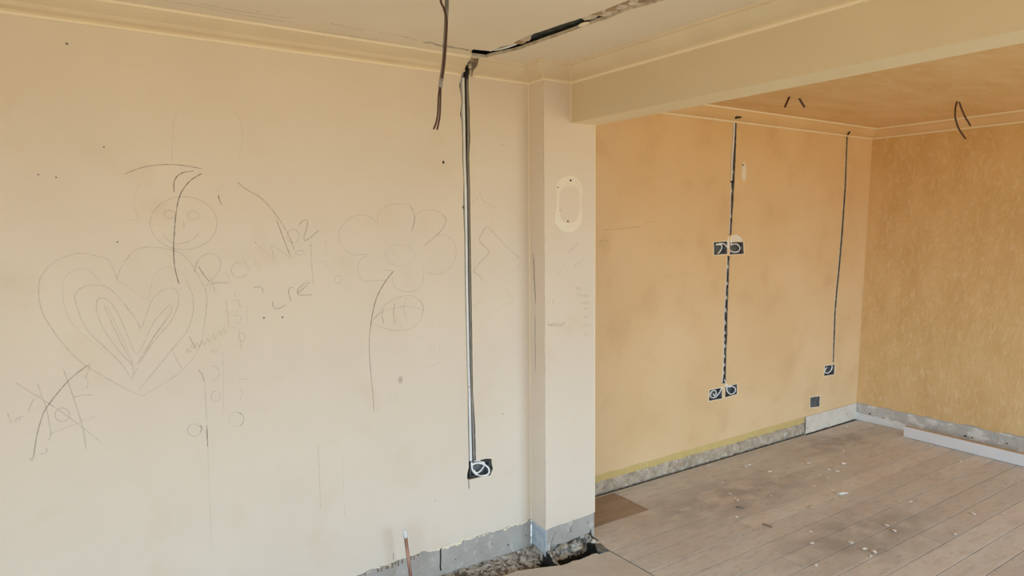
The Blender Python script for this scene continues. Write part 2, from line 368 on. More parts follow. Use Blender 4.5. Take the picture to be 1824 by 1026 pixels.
# pale torn lip just under the paint
lip = MB()
for x0, x1, hgt in ((-.90, -.78, .012), (-.62, -.53, .012), (-.52, -.40, .018), (-.38, -.22, .012), (-.17, -.02, .014)):
    top = [(x0+(x1-x0)*i/14, 0) for i in range(15)]
    def ez(x):
        for a, b in zip(fine, fine[1:]):
            if a[0] <= x <= b[0]: return a[1]
        return .139
    up_ = [(x, ez(x)+.003) for x, _ in top]
    lo_ = [(x, ez(x)-hgt*(.35+.65*abs(noise.noise((x*40, 3, 3))*2))) for x, _ in reversed(top)]
    plate(lip, MAIN, up_+lo_, (), -.0018, -.005, 0)
for i0 in range(0, len(fine)-1, 9):
    seg = [(x, z+.002) for x, z in fine[i0:i0+8]]
    if noise.noise((i0*.37, 1, 1)) > -.25: ribbon(lip, MAIN, seg, .0045+.002*noise.noise((i0, 2, 2)), .0009, 0, False)
    if noise.noise((i0*.31, 6, 1)) > -.05: ribbon(lip, MAIN, [(x, z-.0035) for x, z in seg], .0035, .0004, 1, False)  # dark ribbon paints the shadow line below the torn edge
lip.build('torn_lip', ['pale_and_halo', 'recess'], wall_left, label='ragged pale torn plaster and painted shadow line along the bare strip')
# glue drips and the black crack in the bare strip
dr = MB()
for u, v0, v1, w in ((625, 1022, 1031, .004), (636, 1019, 1030, .005), (651, 1019, 1026, .004), (674, 1012, 1019, .007), (680, 1010, 1019, .006), (690, 1006, 1014, .016), (699, 1003, 1012, .006), (705, 1001, 1007, .005), (710, 1000, 1009, .007), (717, 997, 1004, .006), (733, 993, 998, .005), (738, 992, 998, .005), (745, 988, 991, .007)):
    a, b = on(MAIN, u, v0); a2, b2 = on(MAIN, u+.3, v1)
    ribbon(dr, MAIN, [(a, b+.006), (a, (b+b2)/2), (a2, b2)], w, -PT+.0012)
dr.build('glue_drip', ['drip'], wall_left, label='brown glue drips below the torn plaster edge', kind='stuff')
ck = MB()
ribbon(ck, MAIN, ons(MAIN, [(785, 978), (785.5, 995), (785, 1010), (786.5, 1017)]), .007, -PT+.0008)
ribbon(ck, MAIN, ons(MAIN, [(784.5, 979), (788, 978)]), .006, -PT+.0008)
for pts in ([(848, 818), (842, 821), (835, 824)], [(701, 985), (700.5, 997)]): ribbon(ck, MAIN, ons(MAIN, pts), .0035, .0008)
ribbon(ck, MAIN, ons(MAIN, [(834.7, 854), (835, 862), (835.3, 871)]), .003, .0008)
ck.build('crack', ['dark'], wall_left)
sp = MB(); sheet(sp, MAIN, hole_dot2, (), .0006); sp.build('dent', ['grime'], wall_left)
sp = MB()
for u, v, r_ in ((119, 78, .0045), (185, 262, .003), (895, 737, .0035), (68, 311, .003), (100, 316, .003), (775, 892, .003), (470, 566, .004), (503, 565, .004), (874, 396, .002), (455, 432, .002), (209, 431, .003), (895, 258, .0025)):
    a, b = on(MAIN, u, v); poly = ell(a, b, r_, r_*.8, 8)[:-1]; sheet(sp, MAIN, poly, (), .0007)
for u, v, r_ in ((906, 971, .006), (878, 969, .005), (858, 985, .003), (937, 954, .005), (812, 997, .004), (846, 977, .003), (917, 990, .004)):
    a, b = on(MAIN, u, v); poly = ell(a, b, r_, r_*.8, 8)[:-1]; sheet(sp, MAIN, poly, (), -PT+.0007)
sp.build('spot', ['recess'], wall_left, kind='stuff')

# ------------------------------------------------------------------ pier
pl = MB()
hole_top = [(977, 971), (1000, 969), (1012, 966), (1022, 960), (1034, 956), (1036, 960), (1042, 959), (1046, 952), (1051, 949), (1053.5, 941), (1056, 955)]
pb = ons(PIER, hole_top)
plate(pl, PIER, [(PT+.0005, -.02)]+[(x, z) for x, z in pb]+[(W-.001, .003), (W-.001, ZB), (B, ZB), (B, H), (PT+.0005, H)], (), -PT, -.04)
plate(pl, PSIDE, [(0, -.25), (D-.002, -.03), (D-.002, H), (0, H)], (), -PT-.0005, -.03)
PR = Frame((W, 0, 0), (0, 1, 0), (0, 0, 1), (1, 0, 0))
plate(pl, PR, [(-D+.041, 0), (YR, 0), (YR, ZB), (-D+.041, ZB)], (), 0, -.03)
# brick core behind the broken foot
box(pl, .03, W-.012, -D+.03, YR-.01, -.25, .12, 2)
wall_pier = pl.build('wall_pier', ['plaster', 'recess', 'rubble'], kind='structure')
s = MB()
low = rag((0, .125), (W, .142), 36, .006, 4)
plate(s, PIER, low+[(W, ZB), (B, ZB), (B, H), (0, H)], (), 0, -PT, 0, 1)
s.build('plaster_skin', ['cream', 'torn'], wall_pier)
s = MB(); plate(s, PSIDE, [(0, .139), (.03, .135), (.07, .13), (D-PT, .125), (D-PT, H), (0, H)], (), 0, -PT, 0, 1)
s.build('plaster_skin', ['cream', 'torn'], wall_pier)
s = MB(); plate(s, PSIDE, [(.004, -.025), (.03, -.045), (.06, -.03), (D-.001, -.035), (D-.001, .125), (.07, .13), (0.004, .138)], (), -.0008, -PT-.001)
s.build('skirting_scar', ['blue_plaster'], wall_pier, label='pale blue scraped patch at the foot of the pier side')
s = MB()
op = [(1016, 313), (1025, 315.5), (1032, 323), (1037.4, 336), (1035, 363), (1036.5, 389), (1029, 406), (1020, 412.5), (1011, 414), (1001, 411), (992.7, 402.5), (987.7, 392.6), (991, 363), (990, 336), (993, 325), (1003, 316)]
ip = [(1016, 331), (1027.5, 335), (1031.5, 345), (1032.5, 363), (1031.8, 379), (1027.5, 391), (1020, 396), (1012.6, 397.5), (1003, 393.6), (997, 382), (996, 363), (996.5, 347), (1002, 335)]
opp = smooth_pts(ons(PIER, op+op[:1]), 3)[:-1]; ipp = smooth_pts(ons(PIER, ip+ip[:1]), 3)[:-1]
plate(s, PIER, opp, [ipp], .0012, 0)
pp = s.build('filler_patch', ['pale_patch'], wall_pier, label='pale oval ring left by a removed wall light')
s = MB()
for u, v, rr in ((1016, 321.4, .005), (993.7, 333.6, .003), (1011.3, 394, .004), (997, 375, .002)): sheet(s, PIER, ell(*on(PIER, u, v), rr*1.3, rr, 8)[:-1], (), .002)
s.build('screw_hole', ['dark'], pp)
s = MB()
cr = [(949.3, 452), (950.7, 461), (950.4, 468.7), (951.6, 480), (951.2, 492), (952.4, 505), (953, 518), (953.9, 530), (953.4, 541.6)]
ribbon(s, PSIDE, ons(PSIDE, cr), .004, .0008, 0, False)
ribbon(s, PSIDE, ons(PSIDE, [(953.6, 560), (952.8, 571), (953.4, 590), (953.0, 606), (954.2, 618), (953.4, 640), (954, 662)]), .0025, .0008, 0, False)
s.build('crack', ['recess'], wall_pier)
s = MB()
for u, v, rr in ((991, 949, .006), (1018, 944, .012), (1048, 930, .007), (985, 960, .004), (1003, 955, .003), (1030, 935, .004)):
    a, b = on(PIER, u, v); ribbon(s, PIER, [(a+rr*.3, b+rr), (a-rr*.4, b+rr*.3), (a-rr*.2, b-rr*.6), (a+rr*.5, b-rr)], rr*.35, -PT+.001)
ribbon(s, PIER, ons(PIER, [(988, 953), (985, 962), (982, 972)]), .002, -PT+.001)
s.build('gouge', ['recess'], wall_pier, kind='stuff')
# bright halo lines along the corners, painted on as thin pale beads
s = MB(); tube(s, [(0, 0, .14), (0, 0, 2.335)], .0035, 6, sm=False); s.build('halo_bead', ['pale_and_halo'], wall_pier)
s = MB(); tube(s, [(W-.0015, -D+.0015, .14), (W-.0015, -D+.0015, ZB)], .003, 6, sm=False); s.build('edge_halo', ['pale_and_halo'], wall_pier)
s = MB(); tube(s, [(B, -D, ZB), (B, -D, 2.335)], .003, 6, sm=False); tube(s, [(B, -D, ZB), (W, -D, ZB)], .0025, 6, sm=False); s.build('halo_bead', ['pale_and_halo'], wall_pier)

# ------------------------------------------------------------------ beam
bm_ = MB(); box(bm_, B, W, YF, -D, ZB, HR+.05); bm_.m[0] = 1
beam = bm_.build('trim_beam', ['beam', 'soffit'], kind='structure')
beam.name = 'trim_3'

# ------------------------------------------------------------------ rear wall
def capx(l, r): return ons(REAR, l+r[::-1])
mid_up = capx([(1306, 216.5), (1304.5, 247), (1301.5, 291), (1301, 323), (1300.8, 370), (1298, 419.8)], [(1312.6, 216.5), (1311.3, 267.7), (1309, 317.4), (1306.2, 367), (1303, 418)])
mid_boxes = [ons(REAR, q) for q in ([(1271, 431.5), (1295.5, 430), (1295.5, 452.5), (1271.6, 454)], [(1300, 431.5), (1324, 431), (1325, 452), (1300, 453.4)])]
semi = ons(REAR, [(1299.5, 430.4), (1301, 424), (1304, 419.5), (1312.6, 417.4), (1321, 422.7), (1323.7, 430.2)])
mid_low = capx([(1295.2, 456), (1293, 500), (1289, 560), (1288.3, 624), (1286.8, 671.5), (1285.5, 683)], [(1300, 456), (1298.4, 500), (1296.3, 560), (1295.6, 603), (1294.1, 624), (1293.3, 671.5), (1294, 683)])
low_boxes = [ons(REAR, q) for q in ([(1263.9, 694.6), (1286.3, 690.8), (1286.3, 710), (1262.6, 714)], [(1291.5, 688.6), (1313, 684), (1313, 702), (1291.5, 708)])]
right_ch = capx([(1507.2, 240), (1503.5, 330), (1497, 420), (1492, 480), (1488, 520), (1484.9, 560), (1482.5, 645)], [(1510.5, 240), (1507.5, 330), (1501.5, 420), (1496.3, 480), (1492, 520), (1488.9, 560), (1485.7, 645)])
right_box = ons(REAR, [(1469, 651.8), (1486.9, 649), (1486.2, 666.8), (1468, 669.8)])
blank_box = ons(REAR, [(1443, 708), (1460.5, 705.4), (1460, 724), (1443, 726)])
rear_holes = [ragpoly(h, .003, .012, i) for i, h in enumerate([mid_up, mid_low, right_ch])]+[ragpoly(h, .002, .02, 9+i) for i, h in enumerate(mid_boxes+low_boxes+[right_box, blank_box])]
w_ = MB()
plate(w_, REAR, [(W-.05, -.1), (XRT+.05, -.1), (XRT+.05, HR), (W-.05, HR)], rear_holes, -PT, -.042, 0, 1)
sheet(w_, REAR, [(W-.05, -.1), (XRT+.05, -.1), (XRT+.05, HR), (W-.05, HR)], (), -.042, 1)
wall_rear = w_.build('wall_rear', ['recess', 'recess'], kind='structure')
s = MB()
plate(s, REAR, rag((W-.05, .128), (2.87, .142), 160, .004, 3)+[(XRT+.05, .142), (XRT+.05, HR), (W-.05, HR)], rear_holes+[semi], 0, -PT, 0, 1)
s.build('plaster_skin', ['orange', 'torn'], wall_rear)
s = MB(); plate(s, REAR, rag((W-.05, .086), (2.87, .092), 160, .006, 8)+[(2.87, .15), (W-.05, .15)], (), -.0006, -PT-.001)
s.build('old_paint_band', ['old_yellow'], wall_rear, label='mustard band of old paint above the bare concrete strip')
s = MB()
for u, v0, v1 in ((1330.5, 762, 771), (1345.5, 762, 773), (1352, 762, 766), (1141, 826, 834), (1147, 825, 832), (1152, 824, 830), (1232, 797, 802)):
    ribbon(s, REAR, ons(REAR, [(u, v0), (u, v1)]), .006, .0008)
s.build('drip', ['pale_and_halo'], wall_rear, kind='stuff')
# rough bare strip, a displaced relief
def relief(F, a0, a1, b0, b1, na, nb, c, amp, mats, name, parent, seed=0, topamp=0, botamp=0, label=None):
    mb = MB(); idx = []
    for i in range(na+1):
        a = a0+(a1-a0)*i/na; row = []
        t1 = b1+topamp*noise.noise((a*30, seed, 1)); t0 = b0+botamp*noise.noise((a*22, seed, 5))
        for j in range(nb+1):
            b = t0+(t1-t0)*j/nb
            h = amp*(noise.noise((a*28, b*28, seed))+.7*noise.noise((a*75, b*75, seed+4))+.4*noise.noise((a*190, b*190, seed)))
            row.append(mb.vert(F.P(a, b, c+(h if 0 < j < nb else -.006))))
        idx.append(row)
    for i in range(na):
        for j in range(nb): mb.face([idx[i][j], idx[i+1][j], idx[i+1][j+1], idx[i][j+1]])
    return mb.build(name, mats, parent, smooth=True, label=label)
relief(REAR, W-.03, 2.87, .006, .09, 520, 14, .003, .006, ['concrete'], 'bare_concrete_strip', wall_rear, 2, .006, .008, 'rough bare concrete strip where the skirting was')
s = MB(); fbox(s, REAR, W, XRB, -.02, .012, -.03, -.028); s.build('dark_gap', ['dark'], wall_rear)
# cut piece of the skirting zone near the far corner
s = MB(); plate(s, REAR, [(2.873, .004)]+rag((2.9, .006), (XRB-.002, .008), 20, .004, 5)+[(XRB+.004, .143)]+rag((3.55, .144), (2.873, .141), 20, .003, 6), (), .008, -.004)
bb = s.build('baseboard_rear', ['pale_skirt'], kind='structure')
s = MB()
ribbon(s, REAR, [(2.868, .14), (2.872, .11), (2.868, .08), (2.872, .05), (2.866, .01)], .008, .0095, 0, False)
for a, b in ((3.47, .07), (2.9, .05), (3.2, .03)): sheet(s, REAR, ell(a, b, .005, .005, 8)[:-1], (), .0092)
s.build('dark_crack', ['dark'], bb)
# light box for the semicircular patch, back of it
s = MB(); sheet(s, REAR, semi, (), -PT+.0005); s.build('round_patch', ['pale_patch'], wall_rear)
s = MB(); plate(s, REAR, ell(*on(REAR, 1325, 306), .026, .066, 20)[:-1], (), .0015, 0)
fp = s.build('filler_patch', ['pale_patch'], wall_rear, label='small pale oval filler mark beside the tall cable chase')
s = MB(); sheet(s, REAR, ell(*on(REAR, 1323, 294), .014, .006, 8)[:-1], (), .0022); sheet(s, REAR, ell(*on(REAR, 1321, 305), .003, .003, 6)[:-1], (), .0022); sheet(s, REAR, ell(*on(REAR, 1329, 306), .003, .003, 6)[:-1], (), .0022)
s.build('screw_hole', ['recess'], fp)
s = MB()
for a0, b0, a1, b1, w in ((.75, 1.62, 1.1, 1.64, .004), (.72, 1.55, .8, 1.555, .004), (1.1, 1.66, 1.2, 1.665, .003)): ribbon(s, REAR, [(a0, b0), ((a0+a1)/2, b0+.01), (a1, b1)], w, .0008)
s.build('scuff', ['grime'], wall_rear, kind='stuff')

# ------------------------------------------------------------------ far (right) wall
w_ = MB(); plate(w_, RIGHT, [(-.1, -.2), (YR-YF, -.2), (YR-YF, HR), (0, HR)], (), -PT, -.1)
wall_right = w_.build('wall_right', ['plaster'], kind='structure')
s = MB(); plate(s, RIGHT, rag((0, .145), (YR-YF, .147), 200, .008, 12)+[(YR-YF, HR), (0, HR)], (), 0, -PT, 0, 1)
s.build('plaster_skin', ['orange_rough', 'torn'], wall_right)
relief(RIGHT, 0, 2.6, .0, .146, 420, 16, -.001, .0022, ['dirty_skirt'], 'scraped_strip', wall_right, 5, .002, 0, 'patchy grey scraped strip along the foot of the wall')
s = MB(); plate(s, RIGHT, [(0, .0)]+[(x, max(0, z)) for x, z in rag((.05, .002), (.75, .0), 16, .002, 5)]+rag((.72, .035), (.0, .07), 30, .012, 15), (), .003, -.002)
s.build('paint_remnant', ['white_plastic'], wall_right, label='chalky white paint left low in the corner')
s = MB(); tube(s, [RIGHT.P(0, .145, 0), RIGHT.P(0, 2.34, 0)], .003, 6, sm=False); s.build('halo_bead', ['orange_trim'], wall_right)  # bright line of this corner, put in as a slightly lighter bead
s = MB()
for u, v, r_ in ((1549.5, 737, .009), (1573, 744, .006), (1719.5, 776.5, .009), (1732, 779.5, .007), (1794, 790, .006)): sheet(s, RIGHT, ell(*on(RIGHT, u, v), r_, r_*.7, 8)[:-1], (), .004)
s.build('nail_hole', ['dark'], wall_right, kind='stuff')

# ------------------------------------------------------------------ unseen room sides with their windows
def rect(a0, a1, b0, b1): return [(a0, b0), (a1, b0), (a1, b1), (a0, b1)]
LEFTW = Frame((XL, 0, 0), (0, 1, 0), (0, 0, 1), (1, 0, 0)); FRONTW = Frame((0, YF, 0), (1, 0, 0), (0, 0, 1), (0, 1, 0))
s = MB(); plate(s, LEFTW, rect(YF-.1, .1, -.1, H+.1), [rect(WIN_LEFT[0], WIN_LEFT[1], WIN_LEFT[2], WIN_LEFT[3])], 0, -.1); s.build('wall_window_side', ['cream'], kind='structure')
s = MB(); plate(s, FRONTW, rect(XL-.1, XR+.2, -.1, HR+.1), [rect(*WIN_FRONT), rect(*WIN_REAR)], 0, -.1); s.build('wall_front', ['cream'], kind='structure')
def window(i, F, a0, a1, b0, b1, n):
    s = MB()
    for x in [a0+(a1-a0)*k/n for k in range(n+1)]:
        w = .03; xx = min(max(x, a0+w), a1-w); fbox(s, F, xx-w, xx+w, b0, b1, -.085, -.045)
    for z in (b0+.03, b1-.03): fbox(s, F, a0, a1, z-.03, z+.03, -.085, -.045)
    s.build('window_%d' % i, ['white_plastic'], kind='structure')
window(1, LEFTW, *WIN_LEFT, 3); window(2, FRONTW, *WIN_FRONT, 2); window(3, FRONTW, *WIN_REAR, 2)

# ------------------------------------------------------------------ ceilings
slot_px = [(837, 90.5), (845, 87.7), (860, 89.5), (875.4, 91.8), (884, 87), (892, 83.6), (903, 81), (913.8, 79.5), (919.3, 74), (938.5, 64.4), (962, 56.5), (987.8, 48), (1010, 40.5), (1037, 31.5), (1060, 23), (1083.8, 15), (1116.7, 1.4), (1150, -14), (1200, -34), (1235, -22), (1182.5, 1), (1149.6, 10.6), (1130, 15), (1111, 22), (1096, 28), (1083.8, 33), (1064, 39), (1045, 46), (1028, 52), (1009.8, 59), (990, 66), (974, 71), (955, 78), (941, 82.5), (930, 87), (915, 91), (897.4, 95), (878, 99), (864.5, 103), (850, 101), (842, 100)]
SLOT = ragpoly(ons(CEIL, slot_px), .003, .03, 3)
crack_px = [(752, 75), (760, 74.5), (766, 74), (774, 77), (783, 79.5), (801, 81.5), (812, 84.5), (824, 86), (836, 88.5), (834, 91), (822, 88.5), (805, 86), (799, 85), (790, 84.6), (780, 82), (768, 77.5), (757, 77.5)]
CRK = ons(CEIL, crack_px)
c_ = MB()
plate(c_, CEIL, [(XL-.1, YF-.1), (B+.02, YF-.1), (B+.02, .05), (XL-.1, .05)], [SLOT, CRK], 0, -.014, 0, 1)
ceiling = c_.build('ceiling', ['ceil', 'torn'], kind='structure')
s = MB()
vx0, vx1, vy0, vy1 = -.85, .1, -1.6, .05
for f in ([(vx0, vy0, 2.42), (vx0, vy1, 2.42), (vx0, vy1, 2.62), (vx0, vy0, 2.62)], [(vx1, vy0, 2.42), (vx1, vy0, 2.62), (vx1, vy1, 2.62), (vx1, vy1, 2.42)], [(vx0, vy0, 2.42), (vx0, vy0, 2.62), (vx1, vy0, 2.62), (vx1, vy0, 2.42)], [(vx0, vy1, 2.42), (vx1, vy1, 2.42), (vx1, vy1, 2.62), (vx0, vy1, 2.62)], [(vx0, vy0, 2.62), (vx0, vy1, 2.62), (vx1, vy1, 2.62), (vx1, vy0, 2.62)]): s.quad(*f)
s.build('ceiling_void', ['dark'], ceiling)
def lump(c, r, seed, sq=(1, 1, 1), sub=2, mb=None, mi=0):
    import bmesh
    bm = bmesh.new(); bmesh.ops.create_icosphere(bm, subdivisions=sub, radius=1)
    m2 = mb or MB(); k = len(m2.v)
    for v in bm.verts:
        q = v.co; d = 1+.45*noise.noise((q.x*1.3+seed, q.y*1.3, q.z*1.3))+.2*noise.noise((q.x*4, q.y*4+seed, q.z*4))
        m2.v.append((c[0]+q.x*d*r*sq[0], c[1]+q.y*d*r*sq[1], c[2]+q.z*d*r*sq[2]))
    for f in bm.faces: m2.face([k+v.index for v in f.verts], mi)
    bm.free(); return m2
s = MB(); box(s, -.42, -.12, -.93, -.84, 2.416, 2.60); box(s, -.42, -.16, -1.4, -1.32, 2.416, 2.60); s.build('joist', ['wood'], ceiling, label='rough wooden joist showing in the ceiling slot')
s = MB(); s.quad((-.40, -.80, 2.432), (-.20, -.80, 2.425), (-.20, -.36, 2.428), (-.40, -.36, 2.434)); s.quad((-.40, -.80, 2.434), (-.20, -.80, 2.427), (-.20, -.36, 2.430), (-.40, -.36, 2.436))
s.build('slate_board', ['darkboard'], ceiling, label='dusty dark board above the ceiling slot')
s = MB()
for i, (u, v, r_) in enumerate(((1050, 34, .028), (1064, 27, .03), (1078, 26, .035), (1090, 19, .03), (1103, 17, .032), (1118, 10, .03), (1134, 8, .034), (1150, 2, .04), (1166, -3, .04), (928, 79, .022), (935, 74, .02))):
    a, b = on(CEIL, u, v); lump((a, b, 2.406+.4*r_), r_*1.15, i*3.1, (1, 1.3, .5), 2, s, i % 2)
s.build('broken_plaster', ['torn', 'wood'], ceiling, kind='stuff', label='crumbled plaster lodged in the ceiling slot')
s = MB(); a, b = on(CEIL, 1040, 45); lump((a, b, 2.405), .016, 4, (.8, 2.2, .35), 2, s); s.build('paper_scrap', ['pale_and_halo'], ceiling)
s = MB(); pts = [(*on(CEIL, u, v), 2.404+dz) for u, v, dz in ((838, 95, .02), (860, 95, .014), (881, 91.5, .004), (900, 87, .002), (925, 81.5, .012), (960, 66, .03))]
tube(s, pts, .0055, 8); tag(s.build('power_cable', ['white_cable'], smooth=True), 'white power cable showing in the ceiling slot near the cornice', 'cable')
# pencil and filler marks along the cornice
s = MB()
for q in ([(355, 6), (400, 15), (450, 23), (500, 30), (523, 31)], [(590, 42), (620, 48), (650, 53)], [(280, -2), (360, 12), (430, 26), (520, 40)], [(560, 55), (620, 63), (680, 72)], [(673, 57), (710, 63), (745, 72)]): ribbon(s, CEIL, ons(CEIL, q), .006, .0007)
for u, v in ((460, 20), (417, 31), (591, 42), (724, 66), (625, 64), (897-100, 88)): sheet(s, CEIL, ell(*on(CEIL, u, v), .006, .006, 7)[:-1], (), .0008)
s.build('scratch', ['p2'], ceiling, kind='stuff')
c_ = MB(); plate(c_, RCEIL, [(W-.02, YF-.1), (XRT+.1, YF-.1), (XRT+.1, YR+.1), (W-.02, YR+.1)], (), 0, -.1)
rc = c_.build('ceiling_rear', ['orange_ceiling'], kind='structure')

# ------------------------------------------------------------------ cornices
PROF = [(0, CB-.005), (.007, CB-.004), (.0095, CB+.004), (.010, CB+.012), (.020, CB+.0155), (.030, CB+.018), (.036, CB+.024), (.040, CB+.030), (.049, CB+.034), (.062, CB+.040), (.074, CB+.047), (.083, CB+.054), (.086, CB+.0555), (.095, CB+.0565), (.0965, H)]
HALO_ROWS = (0, 1, 12, 13)
t1 = sweep([(XL, 0), (-.392, 0)], PROF, end_noise=(0, .03)); trim1 = t1.build('trim_1', ['cream_trim', 'pale_and_halo'], kind='structure')
t1 = sweep([(-.318, 0), (0, 0), (0, -D), (B, -D), (B, YF)], [(q, z) for q, z in PROF[:4]]+[(.022, CB+.0165), (.034, CB+.021), (.048, CB+.028), (.062, CB+.037), (.074, CB+.046), (.083, CB+.054)]+PROF[12:], end_noise=(.03, 0))
HALO = None
trim2 = t1.build('trim_2', ['cream_trim', 'pale_and_halo'], kind='structure')
for p in trim2.data.polygons: pass
s = MB()
for (q0, x) in ((0, 0),):
    pass
RP = [(0, 2.3467-.004), (.006, 2.3467-.003), (.008, 2.352), (.016, 2.357), (.030, 2.366), (.044, 2.379), (.055, 2.396), (.060, 2.410), (.066, 2.413), (.069, 2.417), (.069, HR)]
HALO_ROWS = (0, 1, 8, 9)
t3 = sweep([(W, YR), (XR, YR), (XR, YF)], RP); trim4 = t3.build('trim_4', ['orange_trim', 'pale_and_halo'], kind='structure')
# mitre lines of the cornice
s = MB()
for (x, y, sx, sy) in ((0, 0, -1, -1), (B, -D, -1, -1), (0, -D, -1, -1)):
    tube(s, [(x+sx*q, y+sy*q, z) for q, z in PROF[1:14]], .002, 5, sm=False)
s.build('mitre_joint', ['pale_and_halo'], trim2)
# ragged damage where cables were chased through the rear cornice
s = MB()
def cor(u, v): # a point on the rear cornice face
    F2 = Frame((0, YR-.035, 0), (1, 0, 0), (0, 0, 1), (0, -1, 0)); a, b = on(F2, u, v); return F2.P(a, b, 0)
for q in ([(1310, 212), (1311, 206), (1315, 203)], [(1313, 209), (1315, 204), (1314, 211)], [(1316, 209), (1318, 203), (1317, 210)], [(1319, 209), (1321, 204), (1320, 208)], [(1509, 240), (1512, 236), (1513.5, 231), (1518, 226), (1523, 224)]):
    tube(s, [cor(*p)+Vector((0, -.004, 0)) for p in q], .006, 5)
s.build('broken_slot', ['dark'], trim4, label='dark chipped hole where a cable passes the cornice')
# broken edge pieces at the top of the main chase
s = MB()
for i, (u, v, r_) in enumerate(((835, 101, .012), (829, 110, .012), (841, 104, .010), (837, 117, .012), (826, 125, .009), (838, 128, .008), (833, 94, .012), (852, 99, .010), (862, 101, .009))):
    a, b = on(MAIN, u, v); a2 = (a-.0)*.97
    Fp = Frame((0, -.06 if v < 106 else -.03, 0), (1, 0, 0), (0, 0, 1), (0, -1, 0)); a, b = on(Fp, u, v)
    lump((a, Fp.O.y, min(b, 2.398)), r_, i*2.3, (.7, 1, 1.2), 1, s)
s.build('broken_plaster', ['torn'], trim2, kind='stuff', label='crumbling plaster where the chase breaks the cornice')
s = MB()
for i, (u, v, r_) in enumerate(((832, 104, .012), (830, 112, .010), (837, 110, .009), (846, 96, .012), (840, 97, .012), (858, 97, .010))):
    Fp = Frame((0, -.055 if v < 106 else -.03, 0), (1, 0, 0), (0, 0, 1), (0, -1, 0)); a, b = on(Fp, u, v)
    lump((a, Fp.O.y-.006, min(b, 2.399)), r_, i*4.3, (.5, 1, 1.2), 1, s)
s.build('lath_end', ['wood'], trim2, kind='stuff')

# ------------------------------------------------------------------ floors
fl = MB()
slab_px = [(897, 1026), (912, 1020), (920, 1017), (940, 1014), (955, 1012), (970, 1010), (990, 1008), (1004, 1006), (1011, 1004), (1020, 999), (1030, 997.5), (1040, 994), (1046, 991), (1053, 988), (1061, 985), (1068, 987), (1075, 983.5), (1084, 982), (1088.5, 982)]
sl = ons(FLOOR, slab_px)
lf = [(XL, -.21), (-2.5, -.22), (-1.2, -.2), (-.8, -.22), (-.5, -.2)]+sl
ff = []
for a, b in zip(lf, lf[1:]):
    n = max(1, int(math.dist(a, b)/.012))
    for k in range(n):
        t = k/n; x = a[0]+(b[0]-a[0])*t; y = a[1]+(b[1]-a[1])*t; ff.append((x, y+.006*noise.noise((x*50, 2, 2))))
ff.append((.284, -.290))
plate(fl, FLOOR, ff+[(.284, YF), (XL, YF)], (), 0, -.16, 0, 1)
floor = fl.build('floor', ['screed', 'rubble'], kind='structure')
s = MB(); box(s, XL-.1, .27, YF, .3, -.27, -.25); box(s, .27, XRB+.05, YF, YR+.02, -.06, -.03); box(s, .262, .292, YF, -.13, -.25, -.006); s.build('subfloor', ['dark'], floor)
# boards: rows 132 mm wide running away from the doorway
rows = []; y = .238
while y > YF: rows.append(y); y -= .132
joints = {0: [.832, 2.9], 1: [.826, 1.9], 2: [2.3], 3: [1.75, 3.1], 4: [2.6], 5: [1.1], 6: [1.9], 7: [2.8], 8: [.93, 2.2], 9: [1.32, 3.0], 10: [1.75], 11: [2.4]}
nb = 0
def board(x0, x1, y0, y1, m, zt):
    global nb
    mb = MB(); g, bv = .0021, .0008
    xa, xb, ya, yb = x0+g, x1-g, y1+g, y0-g
    k = len(mb.v)
    for (dx, z) in ((0, -.022), (0, zt-bv), (bv, zt)):
        for (px, py) in ((xa+dx, ya+dx), (xb-dx, ya+dx), (xb-dx, yb-dx), (xa+dx, yb-dx)): mb.vert((px, py, z))
    for L_ in (0, 4):
        for i in range(4): mb.face([L_+i, L_+(i+1) % 4, L_+4+(i+1) % 4, L_+4+i])
    mb.face([8, 9, 10, 11]); mb.face([3, 2, 1, 0])
    mb.build('floorboard', [m], floor); nb += 1
ys = [YR-.022]+[r-.132 for r in rows]
ys[0] = YR-.022
ys = [YR-.020, .106, -.026]+[-.026-.132*k for k in range(1, 41)]
for i in range(len(ys)-1):
    if ys[i+1] < YF: break
    x0 = W+.001 if ys[i] > -D-.02 else .292
    xs = [x0]+(joints.get(i) or sorted([.6+random.random()*1.2, 2.2+random.random()*1.0]))+[XRB-.004+.0]
    for j in range(len(xs)-1):
        board(xs[j], xs[j+1], ys[i], ys[i+1], 'dark_floorboard' if (i < 2 and j == 0) else 'floorboard', -.0005+random.random()*.0008)

s = MB(); box(s, W+.001, 2.86, YR-.0205, YR-.0145, -.03, .0035); s.build('edge_batten', ['mdf'], floor, label='thin pale batten along the foot of the rear wall')
